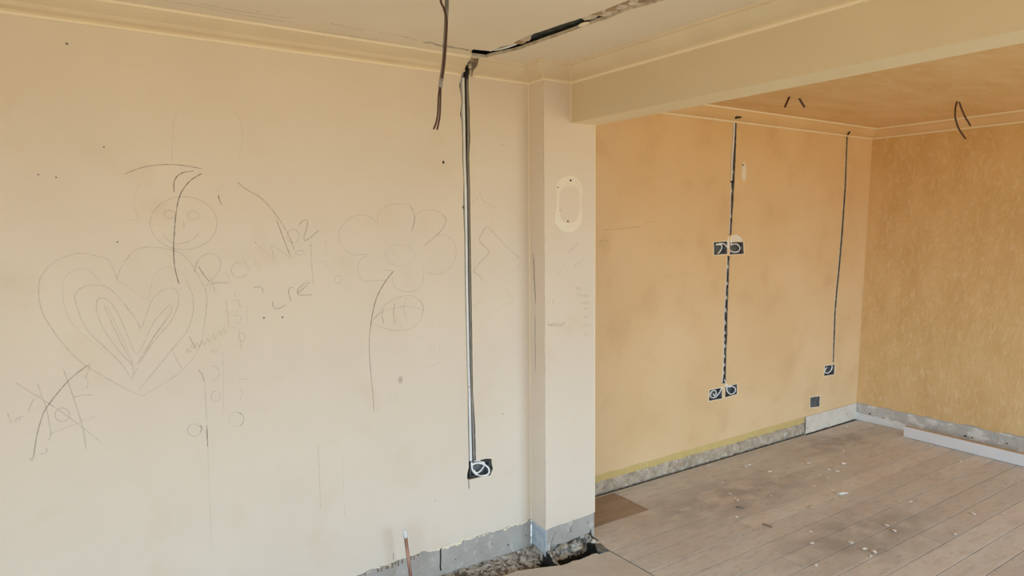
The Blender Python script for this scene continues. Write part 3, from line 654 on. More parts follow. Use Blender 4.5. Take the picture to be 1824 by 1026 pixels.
# rubble in the trench along the wall
mb = MB(); idx = []
xs = [XL+.0+(-1.1-XL)*i/60 for i in range(60)]+[-1.1+1.39*i/300 for i in range(301)]
for x in xs:
    row = []
    for j in range(56):
        y_ = .0-.30*j/55
        wallY = -.0 if x < 0 else -D+.05
        d = max(0, wallY-y_)
        rise = -.006 if x < 0 else .035+.12*max(0, x-.1)
        fall = .10+.33*max(0, min(1, (x+.42)/.42))+(1.1 if x > .02 else 0)
        z = rise-d*fall-(.10*max(0, min(1, (d-.15)/.05)) if x > -.25 else 0)
        amp = .011 if x < 0 else .013
        z += amp*(noise.noise((x*30, y_*30, 1))+.8*noise.noise((x*70, y_*70, 2))+.45*noise.noise((x*170, y_*170, 3)))
        z = max(z, -.21+.01*noise.noise((x*25, y_*25, 6)))
        row.append(mb.vert((x, y_, min(z, .07))))
    idx.append(row)
def rubble_mesh(lo, hi, test, label):
    m2 = MB(); mp = {}
    for i in range(len(idx)-1):
        x = xs[i]
        if not lo <= x < hi: continue
        for j in range(55):
            if not test(-.30*j/55): continue
            f = []
            for q in (idx[i][j], idx[i+1][j], idx[i+1][j+1], idx[i][j+1]):
                if q not in mp: mp[q] = m2.vert(mb.v[q])
                f.append(mp[q])
            m2.face(f, 1 if (mb.v[idx[i][j]][2] < -.085+.040*max(0, min(1, (x+.45)/.45))) else 0)  # deep faces coloured near black, painting in the darkness of the trench
    m2.build('mortar_rubble', ['rubble', 'dark'], smooth=True, label=label, cat='rubble', kind='stuff')
rubble_mesh(XL, .003, lambda y: True, 'grey mortar rubble in the open trench at the foot of the scribbled wall')
rubble_mesh(.003, .3, lambda y: y < -D+.03, 'broken mortar and dark trench in front of the pier')

stones = []
def stone(px, yplane, zplane, r_, seed, sq, label, m='torn', group=None):
    F2 = Frame((0, 0, zplane), (1, 0, 0), (0, 1, 0), (0, 0, 1)); a, b = on(F2, *px)
    s = lump((0, 0, 0), r_, seed, sq, 2); o = s.build('rubble_stone', [m], label=label, cat='stone', group=group); o.location = (a, b, zplane); return o
stone((1004, 994), 0, -.075, .018, 3, (1.3, .8, .5), 'small white stone lying alone in the dark trench', 'chip')
stone((993, 991), 0, -.055, .014, 8, (.9, .8, .7), 'pale pebble on the trench edge left of the white stone', 'torn')
stone((985, 982), 0, -.02, .026, 11, (1.2, .9, .9), 'brown broken brick lump at the left foot of the pier front', 'rubble')
stone((1003, 974), 0, .0, .024, 15, (1.5, .7, .8), 'tan brick fragment under the middle of the pier plaster', 'concrete')
stone((1024, 969), 0, .005, .024, 18, (1.5, .7, .7), 'grey mortar lump under the right half of the pier', 'rubble')
stone((1047, 960), 0, .01, .022, 21, (.9, .7, 1.2), 'grey mortar lump in the broken corner of the pier', 'rubble')
stone((1026, 978), 0, -.02, .02, 25, (1.8, .6, .6), 'pale flat mortar lump below the pier, above the dark trench', 'torn')
stone((1057, 966), 0, -.005, .014, 31, (1, 1, 1), 'pale nodule between the pier corner and the floorboards', 'chip')
s = MB(); P3 = [on(FLOOR, *p) for p in ((1060, 971), (1064, 983), (1072, 986), (1082, 981), (1070, 969.5))]
F2 = Frame((0, 0, .002), (1, 0, 0), (0, 1, 0), (0, 0, 1)); plate(s, F2, P3, (), .004, -.004)
tag(s.build('slate_fragment', ['steel']), 'blue grey flat fragment at the pier corner beside the floorboards', 'fragment')

# ------------------------------------------------------------------ chips of plaster on the boards
chips = [(1240+0, 0)]
c8 = [(1195, 30, 1.6), (1505, 32, 1.5), (635, 58, 1.7), (670, 45, 1.2), (852, 103, 1.3), (1375, 85, 1.2), (1450, 100, 1.2), (1372, 150, .7), (1375, 212, .8), (1583, 220, .7), (1410, 265, .8), (568, 357, 1.1), (545, 340, .7), (500, 300, .9), (560, 505, .8), (437, 198, .8), (355, 190, .6), (1245, 230, .8), (1225, 740, 1.1), (1265, 932, 1.0), (1210, 635, .8), (310, 47, .9), (35, 152, .6), (1295, 130, .7), (300, 60, .7)]
c7 = [(1055, 15, 1.3), (88, 222, .6), (610, 370, 1.0), (1160, 478, 1.2), (998, 660, 1.0), (400, 582, 1.0), (460, 628, 1.2), (200, 790, 1.2), (285, 815, 1.5), (250, 850, .8), (80, 735, 1.2)]
c2 = [(243, 530, 1.0), (40, 562, 1.1), (10, 765, .9), (737, 718, 1.2), (1100, 650, .0), (295, 540, .7)]
pos = [(1200+x/4.981, 820+y/4.981, s_) for x, y, s_ in c8]+[(1500+x/4.981, 820+y/4.981, s_) for x, y, s_ in c7]+[(1500+x/4.664, 640+y/4.664, s_) for x, y, s_ in c2 if s_]
pos += [(1240+random.random()*300, 790+random.random()*100, .35+random.random()*.3) for _ in range(16)]
kinds = []
for k in range(6):
    mb = lump((0, 0, 0), .011, k*5.7, (1.25, .8, .38), 1); me = bpy.data.meshes.new('plaster_chip'); me.from_pydata(mb.v, [], mb.f); me.materials.append(M['chip']); kinds.append(me)
for i, (u, v, s_) in enumerate(pos):
    a, b = on(FLOOR, u, v)
    if a < W+.02 or a > XRB-.03 or b > YR-.03: continue
    o = bpy.data.objects.new('plaster_chip', kinds[i % 6]); COL.objects.link(o)
    o.location = (a, b, .0038*s_); o.rotation_euler.z = random.random()*6; o.scale = (s_, s_, s_)
    z = 0 if b > -.12 else 1 if b > -.55 else 2
    tag(o, ('small pale plaster chip on the boards close to the rear wall', 'small pale plaster chip on the boards in mid floor', 'small pale plaster chip on the nearer boards, in or past the dark stain')[z], 'chip', ('chips on the boards close to the rear wall', 'chips in mid floor', 'chips on the nearer boards')[z])
a, b = on(FLOOR, 1500, 880.5); mb = lump((0, 0, 0), .022, 77, (1.5, .55, .4), 2); o = mb.build('plaster_chip', ['chip'], label='largest wedge-shaped white plaster chip, in the open middle of the floorboards', cat='chip', group='large plaster chips'); o.location = (a, b, .008); o.rotation_euler.z = -.5
a, b = on(FLOOR, 1445, 905); mb = lump((0, 0, 0), .016, 97, (1.6, .6, .4), 2); o = mb.build('plaster_chip', ['mdf'], label='tan flake lying across a board joint, nearer than the largest white chip', cat='chip', group='large plaster chips'); o.location = (a, b, .006); o.rotation_euler.z = -.3
mb = MB(); a, b = on(FLOOR, 1358, 934); a2, b2 = on(FLOOR, 1375, 940); tube(mb, [(a, b, .004), ((a+a2)/2, (b+b2)/2+.004, .005), (a2, b2, .004)], .004, 6)
tag(mb.build('wood_splinter', ['wood']), 'brown splinter of wood on the floorboards', 'splinter')
mb = MB(); a, b = on(FLOOR, 1312, 905); a2, b2 = on(FLOOR, 1326, 906); tube(mb, [(a, b, .004), ((a+a2)/2, (b+b2)/2+.01, .006), (a2, b2, .004)], .004, 6)
tag(mb.build('wood_splinter', ['recess']), 'short dark bent splinter on the dirty strip of floorboards', 'splinter')

# ------------------------------------------------------------------ loose white board by the far wall
A0 = Vector((*on(FLOOR, 1609.3, 778.3), 0)); A1 = Vector((*on(FLOOR, 1824, 832.3), 0))
dirn = (A1-A0).normalized(); nrm = Vector((dirn.y, -dirn.x, 0));
if nrm.x > 0: nrm = -nrm
LB = Frame(A0, dirn, (0, 0, 1), nrm)
e = empty('loose_skirting_board', A0, 'long white primed board lying on edge on the floor by the far wall', 'board')
s = MB(); Lg = 2.4; Hh = .084; T = .042
prof = [(0, .005), (0, Hh-.004), (-.004, Hh), (-T+.002, Hh), (-T, Hh-.002), (-T, .001), (-.006, .001), (-.003, .005)]
k0 = [s.vert(LB.P(0, b, c)) for c, b in prof]; k1 = [s.vert(LB.P(Lg, b, c)) for c, b in prof]
for i in range(8):
    j = (i+1) % 8; s.face([k0[i], k0[j], k1[j], k1[i]], 1 if i in (2, 3, 4) else 0)
s.face(k0, 0); s.face(k1[::-1], 0)
part(s, 'board', ['white_board', 'mdf'], e)

# ------------------------------------------------------------------ copper pipe
CPF = Frame((0, -.09, 0), (1, 0, 0), (0, 0, 1), (0, -1, 0))
def cpp(u, v): a, b = on(CPF, u, v); return CPF.P(a, b, 0)
top, mid = cpp(722.3, 956), cpp(731.5, 1026); bot = mid+(mid-top).normalized()*.22
e = empty('copper_pipe', bot, 'upright copper pipe stub with a white cap, in front of the scribbled wall', 'pipe')
s = MB(); tube(s, [bot, mid, top], .0078, 14, sm=False); part(s, 'pipe', ['copper'], e, True)
s = MB(); up = (top-mid).normalized()
tube(s, [top-up*.004, top+up*.003, top+up*.012, top+up*.022, top+up*.030, top+up*.0335], [.0095, .0115, .0118, .011, .0085, .003], 14, sm=False)
part(s, 'end_cap', ['white_plastic'], e, True, 'white push-on end cap')

# ------------------------------------------------------------------ hanging ceiling cables
HF = Frame((0, -.92, 0), (1, 0, 0), (0, 0, 1), (0, -1, 0))
def hp(u, v, c=0): a, b = on(HF, u, v); return HF.P(a, b, c)
topz = hp(795, -30); topz = Vector((topz.x, topz.y, H))
e = empty('ceiling_cable', topz, 'long dark cable hanging from the ceiling in front of the main wall', 'cable', 'cables hanging from the ceilings')
s = MB(); tube(s, [topz, hp(796, 0), hp(794.5, 40), hp(792.5, 80), hp(790.5, 110), hp(787, 135), hp(784, 156)], .0062, 8); part(s, 'sheath', ['grey_cable'], e, True, 'grey outer sheath')
s = MB(); tube(s, [topz+Vector((-.03, 0, 0)), hp(784, 0, .003), hp(789, 14, .004), hp(792.5, 30, .006), hp(793.5, 50, .007), hp(791.5, 82, .007), hp(788, 120, .007), hp(785.5, 140, .007)], .0035, 7); part(s, 'core', ['brown_core'], e, True)
s = MB(); tube(s, [hp(783.5, 152), hp(781, 175), hp(780, 200), hp(777, 218), hp(772.5, 230)], .0028, 7); part(s, 'core', ['brown_core'], e, True)
s = MB(); tube(s, [hp(785, 152), hp(784.5, 178), hp(783.5, 205), hp(781, 220), hp(778.5, 231)], .0028, 7); part(s, 'core', ['brown_core'], e, True)
def fork(u0, v0, strands, yp, label, r_=.0058, zc=HR, stub=None):
    F2 = Frame((0, yp, 0), (1, 0, 0), (0, 0, 1), (0, -1, 0)); a, b = on(F2, u0, v0)
    e = empty('ceiling_cable', (a, yp, zc), label, 'cable', 'cables hanging from the ceilings')
    for st in strands:
        s = MB(); q = [F2.P(*on(F2, *p), 0) for p in st]; q[0].z = min(q[0].z, zc)
        tube(s, q, r_, 7); part(s, 'core', ['brown_core' if not stub else 'grey_cable'], e, True)
    s = MB(); tube(s, [(a, yp, zc), (a, yp, zc-.004)], .022, 12, sm=False); part(s, 'plaster_collar', ['orange_trim'], e, True)
a, b = on(RCEIL, 1710, 181)
fork(1710, 182, [[(1704.5, 181), (1702, 192), (1701.5, 208), (1705.5, 224), (1712, 236), (1720, 247)], [(1708.5, 181), (1712, 192), (1719, 208), (1724, 216), (1728.5, 224)]], b, 'forked brown cable hanging from the rear ceiling near the far wall', .0052)
fork(1411, 130, [[(1411.5, 140), (1410, 157), (1408, 168), (1403.5, 178), (1398, 191)], [(1414, 140), (1417, 158), (1421, 170), (1427, 181), (1433, 190.5)]], -.20, 'forked dark cable dropping from the rear ceiling just behind the beam', .0062)

# ------------------------------------------------------------------ things inside the chases
def strip(F, l, r, c0, c1, name, m, label, cat='cable cover', lipm=None):
    """a shallow plastic capping: raised middle, thin side flanges"""
    s = MB(); rows_ = []
    for (al, bl), (ar, br) in zip(l, r):
        w = [(0, c0), (.12, c0), (.2, c1), (.8, c1), (.88, c0), (1, c0)]
        rows_.append([s.vert(F.P(al+(ar-al)*t, bl+(br-bl)*t, c)) for t, c in w]+[s.vert(F.P(ar, br, c0-.004)), s.vert(F.P(al, bl, c0-.004))])
    for A_, B_ in zip(rows_, rows_[1:]):
        for k in range(8): s.face([A_[k], B_[k], B_[(k+1) % 8], A_[(k+1) % 8]])
    s.face(rows_[0]); s.face(rows_[-1][::-1])
    return s.build(name, [m], label=label, cat=cat)
cl = ons(MAIN, [(822.5, 138), (823, 181), (824, 230), (824.3, 280), (826.5, 340), (828, 420), (828.8, 505), (832, 653), (833.6, 700), (834.8, 760), (835.9, 822)])
crr = ons(MAIN, [(829, 138), (829.8, 181), (830.8, 230), (831.5, 280), (833.4, 340), (834.6, 420), (835.4, 505), (838.3, 653), (839.8, 700), (841.4, 760), (843, 822)])
cap = strip(MAIN, cl, crr, -.012, -.002, 'cable_capping', 'white_plastic', 'white plastic capping strip down the tall chase in the main wall')
s = MB(); a, b = on(MAIN, 836, 689); lump((a, .001, b), .006, 2, (1, .5, 1), 1, s); s.build('fixing_nail', ['chip'], cap)
s = MB(); a, b = on(MAIN, 826.5, 369); lump((a-.005, .001, b), .009, 5, (.6, .5, 1.2), 1, s); s.build('fixing_nail', ['recess'], cap)
cl = ons(MAIN, [(834.2, 140), (834.6, 190), (835.6, 240), (834.8, 280), (836.0, 340), (837.4, 420), (838.0, 505), (840.3, 640), (841.6, 700), (843.8, 760), (845.6, 821)])
crr = ons(MAIN, [(836, 140), (837, 190), (837.8, 240), (836.8, 280), (837.8, 340), (839, 420), (840, 505), (842.2, 640), (843.6, 700), (846.3, 760), (847.6, 821)])
strip(MAIN, cl, crr, -.014, -.008, 'cable_capping', 'plaster', 'narrow grey strip beside the white capping in the main wall chase')
s = MB(); tube(s, [MAIN.P(*on(MAIN, u, v), c) for u, v, c in ((833, 97, .02), (829.5, 108, .01), (826.5, 122, -.01), (826, 140, -.016))], .0065, 8)
tag(s.build('power_cable', ['grey_cable'], smooth=True), 'grey cable entering the top of the main wall chase at the cornice', 'cable')

cl = ons(REAR, [(1306.3, 217), (1305, 247), (1302, 291), (1301.5, 322)]); crr = ons(REAR, [(1311.2, 217), (1309.8, 247), (1307, 291), (1305.8, 322)])
strip(REAR, cl, crr, -.012, -.002, 'cable_capping', 'white_plastic', 'wide white capping at the top of the left rear wall chase')
cl = ons(REAR, [(1301.5, 325), (1301, 370), (1299, 418)]); crr = ons(REAR, [(1304.2, 325), (1303.4, 370), (1301.2, 418)])
strip(REAR, cl, crr, -.012, -.004, 'cable_capping', 'white_plastic', 'narrow white capping just above the upper socket boxes')
cl = ons(REAR, [(1295.4, 457), (1293.4, 500), (1289.8, 560), (1288.8, 624), (1287.4, 671.5), (1286.5, 682)]); crr = ons(REAR, [(1297.3, 457), (1295.4, 500), (1292, 560), (1291, 624), (1289.6, 671.5), (1288.5, 682)])
strip(REAR, cl, crr, -.012, -.004, 'cable_capping', 'white_plastic', 'narrow white capping between the upper and lower socket boxes')
cl = ons(REAR, [(1507.0, 241), (1503.6, 330), (1497, 420), (1492.1, 480), (1488.1, 520), (1485, 560), (1482.6, 645)]); crr = ons(REAR, [(1509.0, 241), (1505.6, 330), (1499.3, 420), (1494.2, 480), (1490.1, 520), (1487, 560), (1484.4, 645)])
strip(REAR, cl, crr, -.009, -.003, 'cable_capping', 'torn', 'narrow dusty strip down the right rear wall chase')
# dabs of plaster holding the cables in the rear chases
def dabs(F, pts, label, r_=.009):
    s = MB()
    for i, (u, v) in enumerate(pts): a, b = on(F, u, v); p = F.P(a, b, -.012); lump(p, r_, i*1.9, (1.1, .7, 1.8), 1, s)
    tag(s.build('plaster_dab', ['torn']), label, 'plaster', kind='stuff')
dabs(REAR, [(1299, 475), (1297, 505), (1296, 530), (1294.5, 553), (1293.5, 575), (1293.5, 593), (1292, 605), (1293, 616), (1292, 635), (1291.5, 650), (1291, 665), (1305, 340), (1303.5, 385), (1307, 306)], 'dabs of plaster in the left rear wall chase')
dabs(REAR, [(1509, 262), (1507, 290), (1505, 325), (1500, 372), (1496, 430), (1493, 470), (1487, 545), (1486, 590)], 'dabs of plaster in the right rear wall chase', .007)

# ------------------------------------------------------------------ metal back boxes and the cable ends coiled in them
def back_box(F, q, label, depth=.035, grow=.0):
    """open steel box set in the wall, its mouth following the opening"""
    cx = sum(p[0] for p in q)/4; cz = sum(p[1] for p in q)/4
    c0 = F.P(cx, cz, -depth)
    e = empty('back_box', c0, label, 'socket box', 'metal socket boxes sunk in the walls')
    k = .93; o = [(cx+(a-cx)*k, cz+(b-cz)*k) for a, b in q]; i_ = [(cx+(a-cx)*(k-.05), cz+(b-cz)*(k-.05)) for a, b in q]
    s = MB(); z0 = -.007
    for p in range(4):
        n = (p+1) % 4
        s.quad(F.P(*o[p], z0), F.P(*o[n], z0), F.P(*i_[n], z0), F.P(*i_[p], z0))
        s.quad(F.P(*i_[p], z0), F.P(*i_[n], z0), F.P(*i_[n], -depth), F.P(*i_[p], -depth))
        s.quad(F.P(*o[n], z0), F.P(*o[p], z0), F.P(*o[p], -depth-.001), F.P(*o[n], -depth-.001))
    s.quad(*[F.P(*p, -depth) for p in i_]); s.quad(*[F.P(*p, -depth-.001) for p in o[::-1]])
    part(s, 'box_shell', ['steel'], e)
    for sg in (-1, 1):
        a = cx+sg*abs(i_[1][0]-i_[0][0])*.43; s = MB(); fbox(s, F, a-.005, a+.005, cz-.006, cz+.006, z0-.004, z0-.001); part(s, 'screw_lug', ['steel'], e)
    s = MB(); r0 = .009; tube(s, [F.P(cx, cz+.005, -depth+.0006), F.P(cx, cz+.005, -depth+.002)], r0, 12, sm=False); part(s, 'knockout', ['recess'], e)
    return e
def coil(F, pts, label, r_=.0036, c=-.008, m='white_cable'):
    s = MB(); n = len(pts)
    tube(s, [F.P(*on(F, u, v), c+.006*math.sin(i*1.3)) for i, (u, v) in enumerate(pts)], r_, 7)
    tag(s.build('cable_end', [m], smooth=True), label, 'cable', 'cable ends coiled in socket boxes')
bq = [on(MAIN, *p) for p in ((838, 824), (875.5, 819), (875.5, 845.5), (837, 852))]
back_box(MAIN, bq, 'double metal socket box at the foot of the main wall chase')
coil(MAIN, [(841, 822), (840.5, 828), (842, 836), (846.8, 843), (855, 848), (864, 848), (871, 843), (871.5, 835), (865.5, 829), (856, 826), (847, 825.8), (842, 828)], 'long white cable loop in the main wall socket box', .005)
coil(MAIN, [(846, 822), (858.5, 823), (865, 825.5), (867, 830), (863.5, 837), (857, 842), (850, 843), (846, 838)], 'second shorter white cable curl inside the main wall socket box', .0042, -.018)
back_box(REAR, mid_boxes[0], 'left box of the upper pair on the rear wall')
back_box(REAR, mid_boxes[1], 'right box of the upper pair on the rear wall')
back_box(REAR, low_boxes[0], 'left box of the lower pair on the rear wall')
back_box(REAR, low_boxes[1], 'right box of the lower pair on the rear wall')
back_box(REAR, right_box, 'single socket box at the foot of the right rear wall chase')
coil(REAR, [(1297, 432), (1296, 440), (1290, 434.5), (1284, 434), (1277, 436), (1285, 436), (1286, 441), (1283, 448), (1281, 452)], 'bent grey white cable end in the left upper box', .0045, -.007)
coil(REAR, [(1300, 425), (1303, 431), (1303, 436), (1310, 434.5), (1317, 436), (1319, 442), (1315, 448), (1307, 449), (1303, 446)], 'curled white cable end in the right upper box', .0045, -.007)
coil(REAR, [(1298, 421), (1296.5, 430), (1296.8, 440), (1296.5, 452)], 'white cable dropping between the two upper boxes', .0045, -.004)
coil(REAR, [(1288, 684), (1285, 692), (1283, 698), (1279, 706), (1273, 709), (1267, 707), (1266, 700), (1271, 696), (1277, 697), (1278, 702), (1273, 705), (1271, 701)], 'coiled white cable end in the left lower box', .0042, -.007)
coil(REAR, [(1290, 683), (1294, 689), (1296, 697), (1302, 702), (1308, 702), (1311, 696), (1308, 690), (1302, 688), (1296, 691)], 'looped white cable end in the right lower box', .0045, -.007)
coil(REAR, [(1292, 676), (1293, 683), (1298, 688), (1303, 690)], 'thin white cable leading into the right lower box', .004, -.006)
coil(REAR, [(1483, 650), (1482, 655), (1480, 661), (1476, 665), (1471.5, 663), (1471, 658), (1473, 655)], 'hooked white cable end in the single right box', .0045, -.007)
# blanked box: a dull cover recessed in its opening
e = empty('blanked_box', REAR.P(blank_box[0][0], blank_box[2][1], -.01), 'small dull grey box without a cable, low near the far corner', 'socket box', 'metal socket boxes sunk in the walls')
s = MB(); q = blank_box; sheet(s, REAR, q, (), -.012); rim(s, REAR, q, -.001, -.012); part(s, 'cover', ['steel'], e)
s = MB(); cx = (q[0][0]+q[1][0])/2; cz = (q[0][1]+q[2][1])/2; fbox(s, REAR, cx-.004, cx+.004, cz-.03, cz+.03, -.012, -.009); part(s, 'rib', ['steel'], e)
# pale torn lips round the rear openings
s = MB()
for h in rear_holes[3:]:
    cx = sum(p[0] for p in h)/len(h); cz = sum(p[1] for p in h)/len(h)
    outer = [(cx+(a-cx)*1.10, cz+(b-cz)*1.12) for a, b in h]
    plate(s, REAR, outer, [h], .0012, 0)
s.build('torn_lip', ['pale_and_halo'], wall_rear, label='pale torn rim round each socket opening')
s = MB(); cx = sum(p[0] for p in BOXL)/12; cz = sum(p[1] for p in BOXL)/12
h2 = [p for p in BOXL[1:6]]; ribbon(s, MAIN, [(cx+(a-cx)*1.06, cz+(b-cz)*1.07) for a, b in h2], .004, .001)
for side in (ch_l[4:], ch_r[1:-3]): ribbon(s, MAIN, [(a+(-.002 if side is not ch_r[1:-3] and side[0][0] < 830 else .002), b) for a, b in ons(MAIN, side)], .0035, .001, 0, False)
s.build('torn_lip', ['pale_and_halo'], wall_left, label='pale torn rim along the main wall chase')

# ------------------------------------------------------------------ pencil drawings on the walls
def draw(name, label, strokes, F=MAIN, par=wall_left, w=.0026):
    s = MB()
    for lv, pts in strokes: ribbon(s, F, ons(F, pts), w*(.9 if lv < 3 else 1), .0006+lv*.00008, lv-1)
    return s.build(name, ['p1', 'p2', 'p3', 'p4'], par, label=label)
draw('pencil_drawing', 'pencil heart of nested outlines', [
 (2, [(69.5, 531), (69, 506), (75, 490), (92.5, 470), (115, 457.5), (142.5, 451), (170, 455.5), (190, 461), (200, 475), (206, 490), (208.7, 500)]),
 (2, [(208.7, 500), (212.5, 482.5), (225, 462.5), (240, 446), (260, 440.5), (280, 441), (300, 444), (322, 452), (342, 472), (358, 500), (368, 527), (365, 568), (354.7, 619), (324, 660), (273, 694), (250.7, 706)]),
 (2, [(69.5, 531), (74, 552), (83.5, 571.6), (112.5, 612.5), (146.6, 646.6), (191, 674), (221.7, 691), (250.7, 704.6)]),
 (2, [(331, 500), (343, 527), (343, 561), (331, 592), (303.5, 626), (273, 663.7), (245.6, 696)]),
 (1, [(191, 629.6), (160, 605.7), (129.6, 578), (114, 541), (112.5, 506), (120, 490), (135, 480), (152.5, 478), (165, 486), (176, 501), (179, 497)]),
 (1, [(204.6, 500), (221.7, 507), (242, 522), (259, 532), (266, 524), (271, 500), (275, 490), (285, 478.7), (302.5, 476), (322.5, 485), (335, 502)]),
 (2, [(235, 677), (218, 650), (191, 623), (153.5, 585), (136.4, 544), (133.7, 525.6), (146.7, 512), (170.5, 507.5), (194.4, 513.6), (218, 537.5), (243.9, 571.6), (250.7, 585), (262.6, 554.6), (273, 530.7), (296.7, 514), (313.8, 517), (318, 537.5), (307, 568), (290, 588.7), (266, 619), (249, 646.7), (235, 675)]),
 (2, [(235, 650), (204.6, 616), (180.8, 578), (171.6, 547.7), (175.6, 532), (191, 534), (208, 554.6), (225, 592), (238.7, 624.5), (245.6, 629.6), (254, 616), (273, 575), (296.7, 547.7), (304.6, 542.6), (305, 556), (293, 575), (273, 602), (255.8, 633), (240.5, 650)]),
 (2, [(186, 544), (191, 558), (211.5, 602), (236, 650), (236, 668)]), (1, [(190, 545), (208, 582), (224, 615), (238, 648)]),
 (1, [(296, 556), (299, 562), (280, 590), (262, 618), (247, 640)])])
draw('pencil_drawing', 'pencil smiling face under a hat with a dark strand', [
 (2, ell(327, 397.5, 59.5, 47, 30)), (2, ell(302, 381.7, 10, 7, 12)), (2, ell(344, 383.7, 10, 7.5, 12)), (2, [(325.7, 392.5), (327.5, 399), (327.7, 407.5)]),
 (2, [(290.7, 413), (296, 425), (312.5, 433.7), (332.5, 431), (347.5, 422.5), (353.7, 413.7)]),
 (3, [(221, 311), (240, 302.5), (265, 295.7), (295, 293), (325, 294.5), (360, 300.7)]), (4, [(310, 343), (310, 325), (316, 313.7), (327.5, 307), (345, 304.5)]),
 (4, [(359.5, 309), (340, 321), (325, 338.7), (317.5, 357.5), (313, 385), (310.7, 412.5), (309.2, 440), (310, 465), (312.5, 482.5), (318.7, 506)]),
 (1, [(320, 190), (310, 215), (307, 250), (306.5, 294)]), (1, [(250, 325), (240, 345), (239, 365), (246, 390), (232, 392)]), (4, [(389, 347), (390.7, 356), (395, 365)]),
 (1, [(385, 340), (392, 335), (400, 322)]), (3, [(422, 324), (440, 338), (463, 351.5), (480, 368), (493.8, 385.8), (506, 404), (514, 418.7), (525.5, 446.6)]), (1, [(415, 195), (428, 215), (432, 250), (424, 285)])])
draw('pencil_writing', 'pencil words RICH WOZ ERE', [
 (3, [(346, 485), (348.7, 472.5), (355, 460)]), (2, [(355, 460), (367.5, 452), (382.5, 453), (392.5, 465), (390, 482.5), (375, 501)]), (3, [(352.5, 473), (362, 488), (374, 503)]), (2, [(375, 501), (384, 508)]), (2, [(378, 503), (395, 503), (408, 504)]),
 (2, [(401, 483), (411, 501)]), (2, [(430, 469.5), (420, 468), (411.4, 479.5), (417.7, 492), (430, 493.5), (440.5, 488.5)]), (3, [(433.7, 464), (445.6, 484.6)]), (2, [(449.4, 456.7), (462.9, 479.6)]), (2, [(441.8, 478), (457, 468)]),
 (1, [(454.5, 431), (470, 448), (486, 459)]), (2, [(489, 461), (485, 448), (484, 437), (500, 447), (515, 458)]), (3, [(492.5, 392), (505, 425), (518.6, 459.8)]),
 (2, ell(522, 420.7, 11, 12, 14)), (3, [(532, 402), (539.4, 393), (547.5, 393), (545.7, 408.6), (541.4, 422.5), (545.7, 428), (568, 410)]), (2, ell(534, 450, 8, 4, 12)),
 (3, [(485, 536.6), (487.5, 548), (497.6, 549), (509, 542.4)]), (2, [(493, 545), (498, 540)]), (3, [(518.6, 536.6), (514, 522.6), (515.3, 513.8), (521.7, 512)]),
 (3, [(528.8, 523), (540, 514), (549.6, 503.6), (542, 505), (530.5, 516), (531.8, 524.7), (545, 525.5), (557, 524.7)]), (3, [(451.5, 512.5), (460.8, 511), (467, 513.8), (468.4, 521.4)]),
 (2, [(553.4, 435), (555, 470), (558.4, 508.7)]), (3, [(553.4, 435), (553.6, 440)]), (3, [(580.5, 427.6), (580.5, 437.7)]), (1, [(585, 482), (584.5, 512)]), (1, [(581, 440), (582, 475), (600, 483)]),
 (2, [(609, 492), (600, 491), (596, 498), (600, 505), (607, 501), (610, 494)]), (1, [(611.7, 505), (620, 512), (629.4, 521)]), (2, [(524, 469), (537, 467)]), (2, [(524, 492), (534, 490)]), (1, [(559, 468), (575, 466), (578, 473)]), (2, [(450, 555), (460, 554)])])
draw('pencil_drawing', 'pencil flower with seven petals, a stem and one veined leaf', [
 (2, [(673.8, 402), (672.5, 385.8), (678.8, 373), (694, 365), (714, 363), (729.5, 365.5)]), (3, [(729.5, 365.5), (735.9, 375.6), (737.9, 388), (735.9, 403.5), (732, 412)]),
 (2, [(738.4, 398.4), (742, 382), (754.9, 375), (770, 374), (785, 379.4)]), (3, [(785, 379.4), (794, 391), (790, 403.5), (777.7, 418.7), (754.9, 437.7)]),
 (2, [(777.7, 418.7), (795.4, 420), (808, 431), (812.7, 446.6), (808, 467), (795.4, 482), (775, 489), (755, 483)]),
 (2, [(752, 474), (754.9, 487), (752, 505), (742, 516), (724.5, 520), (706.7, 514), (699, 501), (697.8, 487)]),
 (2, [(686, 498.6), (666, 499.8), (649.7, 501), (639.5, 492), (637, 477), (640.8, 464), (657, 453)]),
 (2, [(657, 452), (635.7, 454), (618, 448), (607.9, 436.5), (603.5, 418.7), (607.9, 403.5), (623, 388), (643, 382.7), (661, 387), (671.7, 397)]),
 (1, ell(696.6, 459, 14, 12, 16)), (1, ell(697, 458, 8, 7, 12)), (1, ell(712, 455, 26, 19, 20)), (2, [(678, 479), (690, 481), (700, 483)]), (3, [(728.5, 436), (732, 443)]), (2, [(723, 494), (727, 512)]), (1, [(708, 396), (708.5, 404)]), (2, [(764, 459), (768, 457)]),
 (4, [(701.6, 481.6), (683.9, 505), (671, 530), (663.6, 558), (659, 590)]), (3, [(659, 590), (657.5, 620), (660, 660), (664, 700), (666, 735)]),
 (2, [(659.8, 574.6), (676, 555.6), (691.5, 538), (711.8, 529), (732, 526.5), (747, 534)]), (3, [(747, 534), (754, 548), (751, 565.7)]), (2, [(751, 565.7), (739.7, 579.7), (722, 587), (699, 588), (676, 582), (660.6, 574.6)]),
 (2, [(659.8, 574.6), (678.8, 557), (704, 549), (729.5, 545.5), (753.6, 553)]), (3, [(682.6, 550.5), (680, 560.7), (684, 576)]), (3, [(703, 540), (701, 558), (703.7, 577)]), (2, [(724.5, 530), (718.6, 548), (725.7, 574.6)]), (2, [(744.7, 533), (736, 548)])])
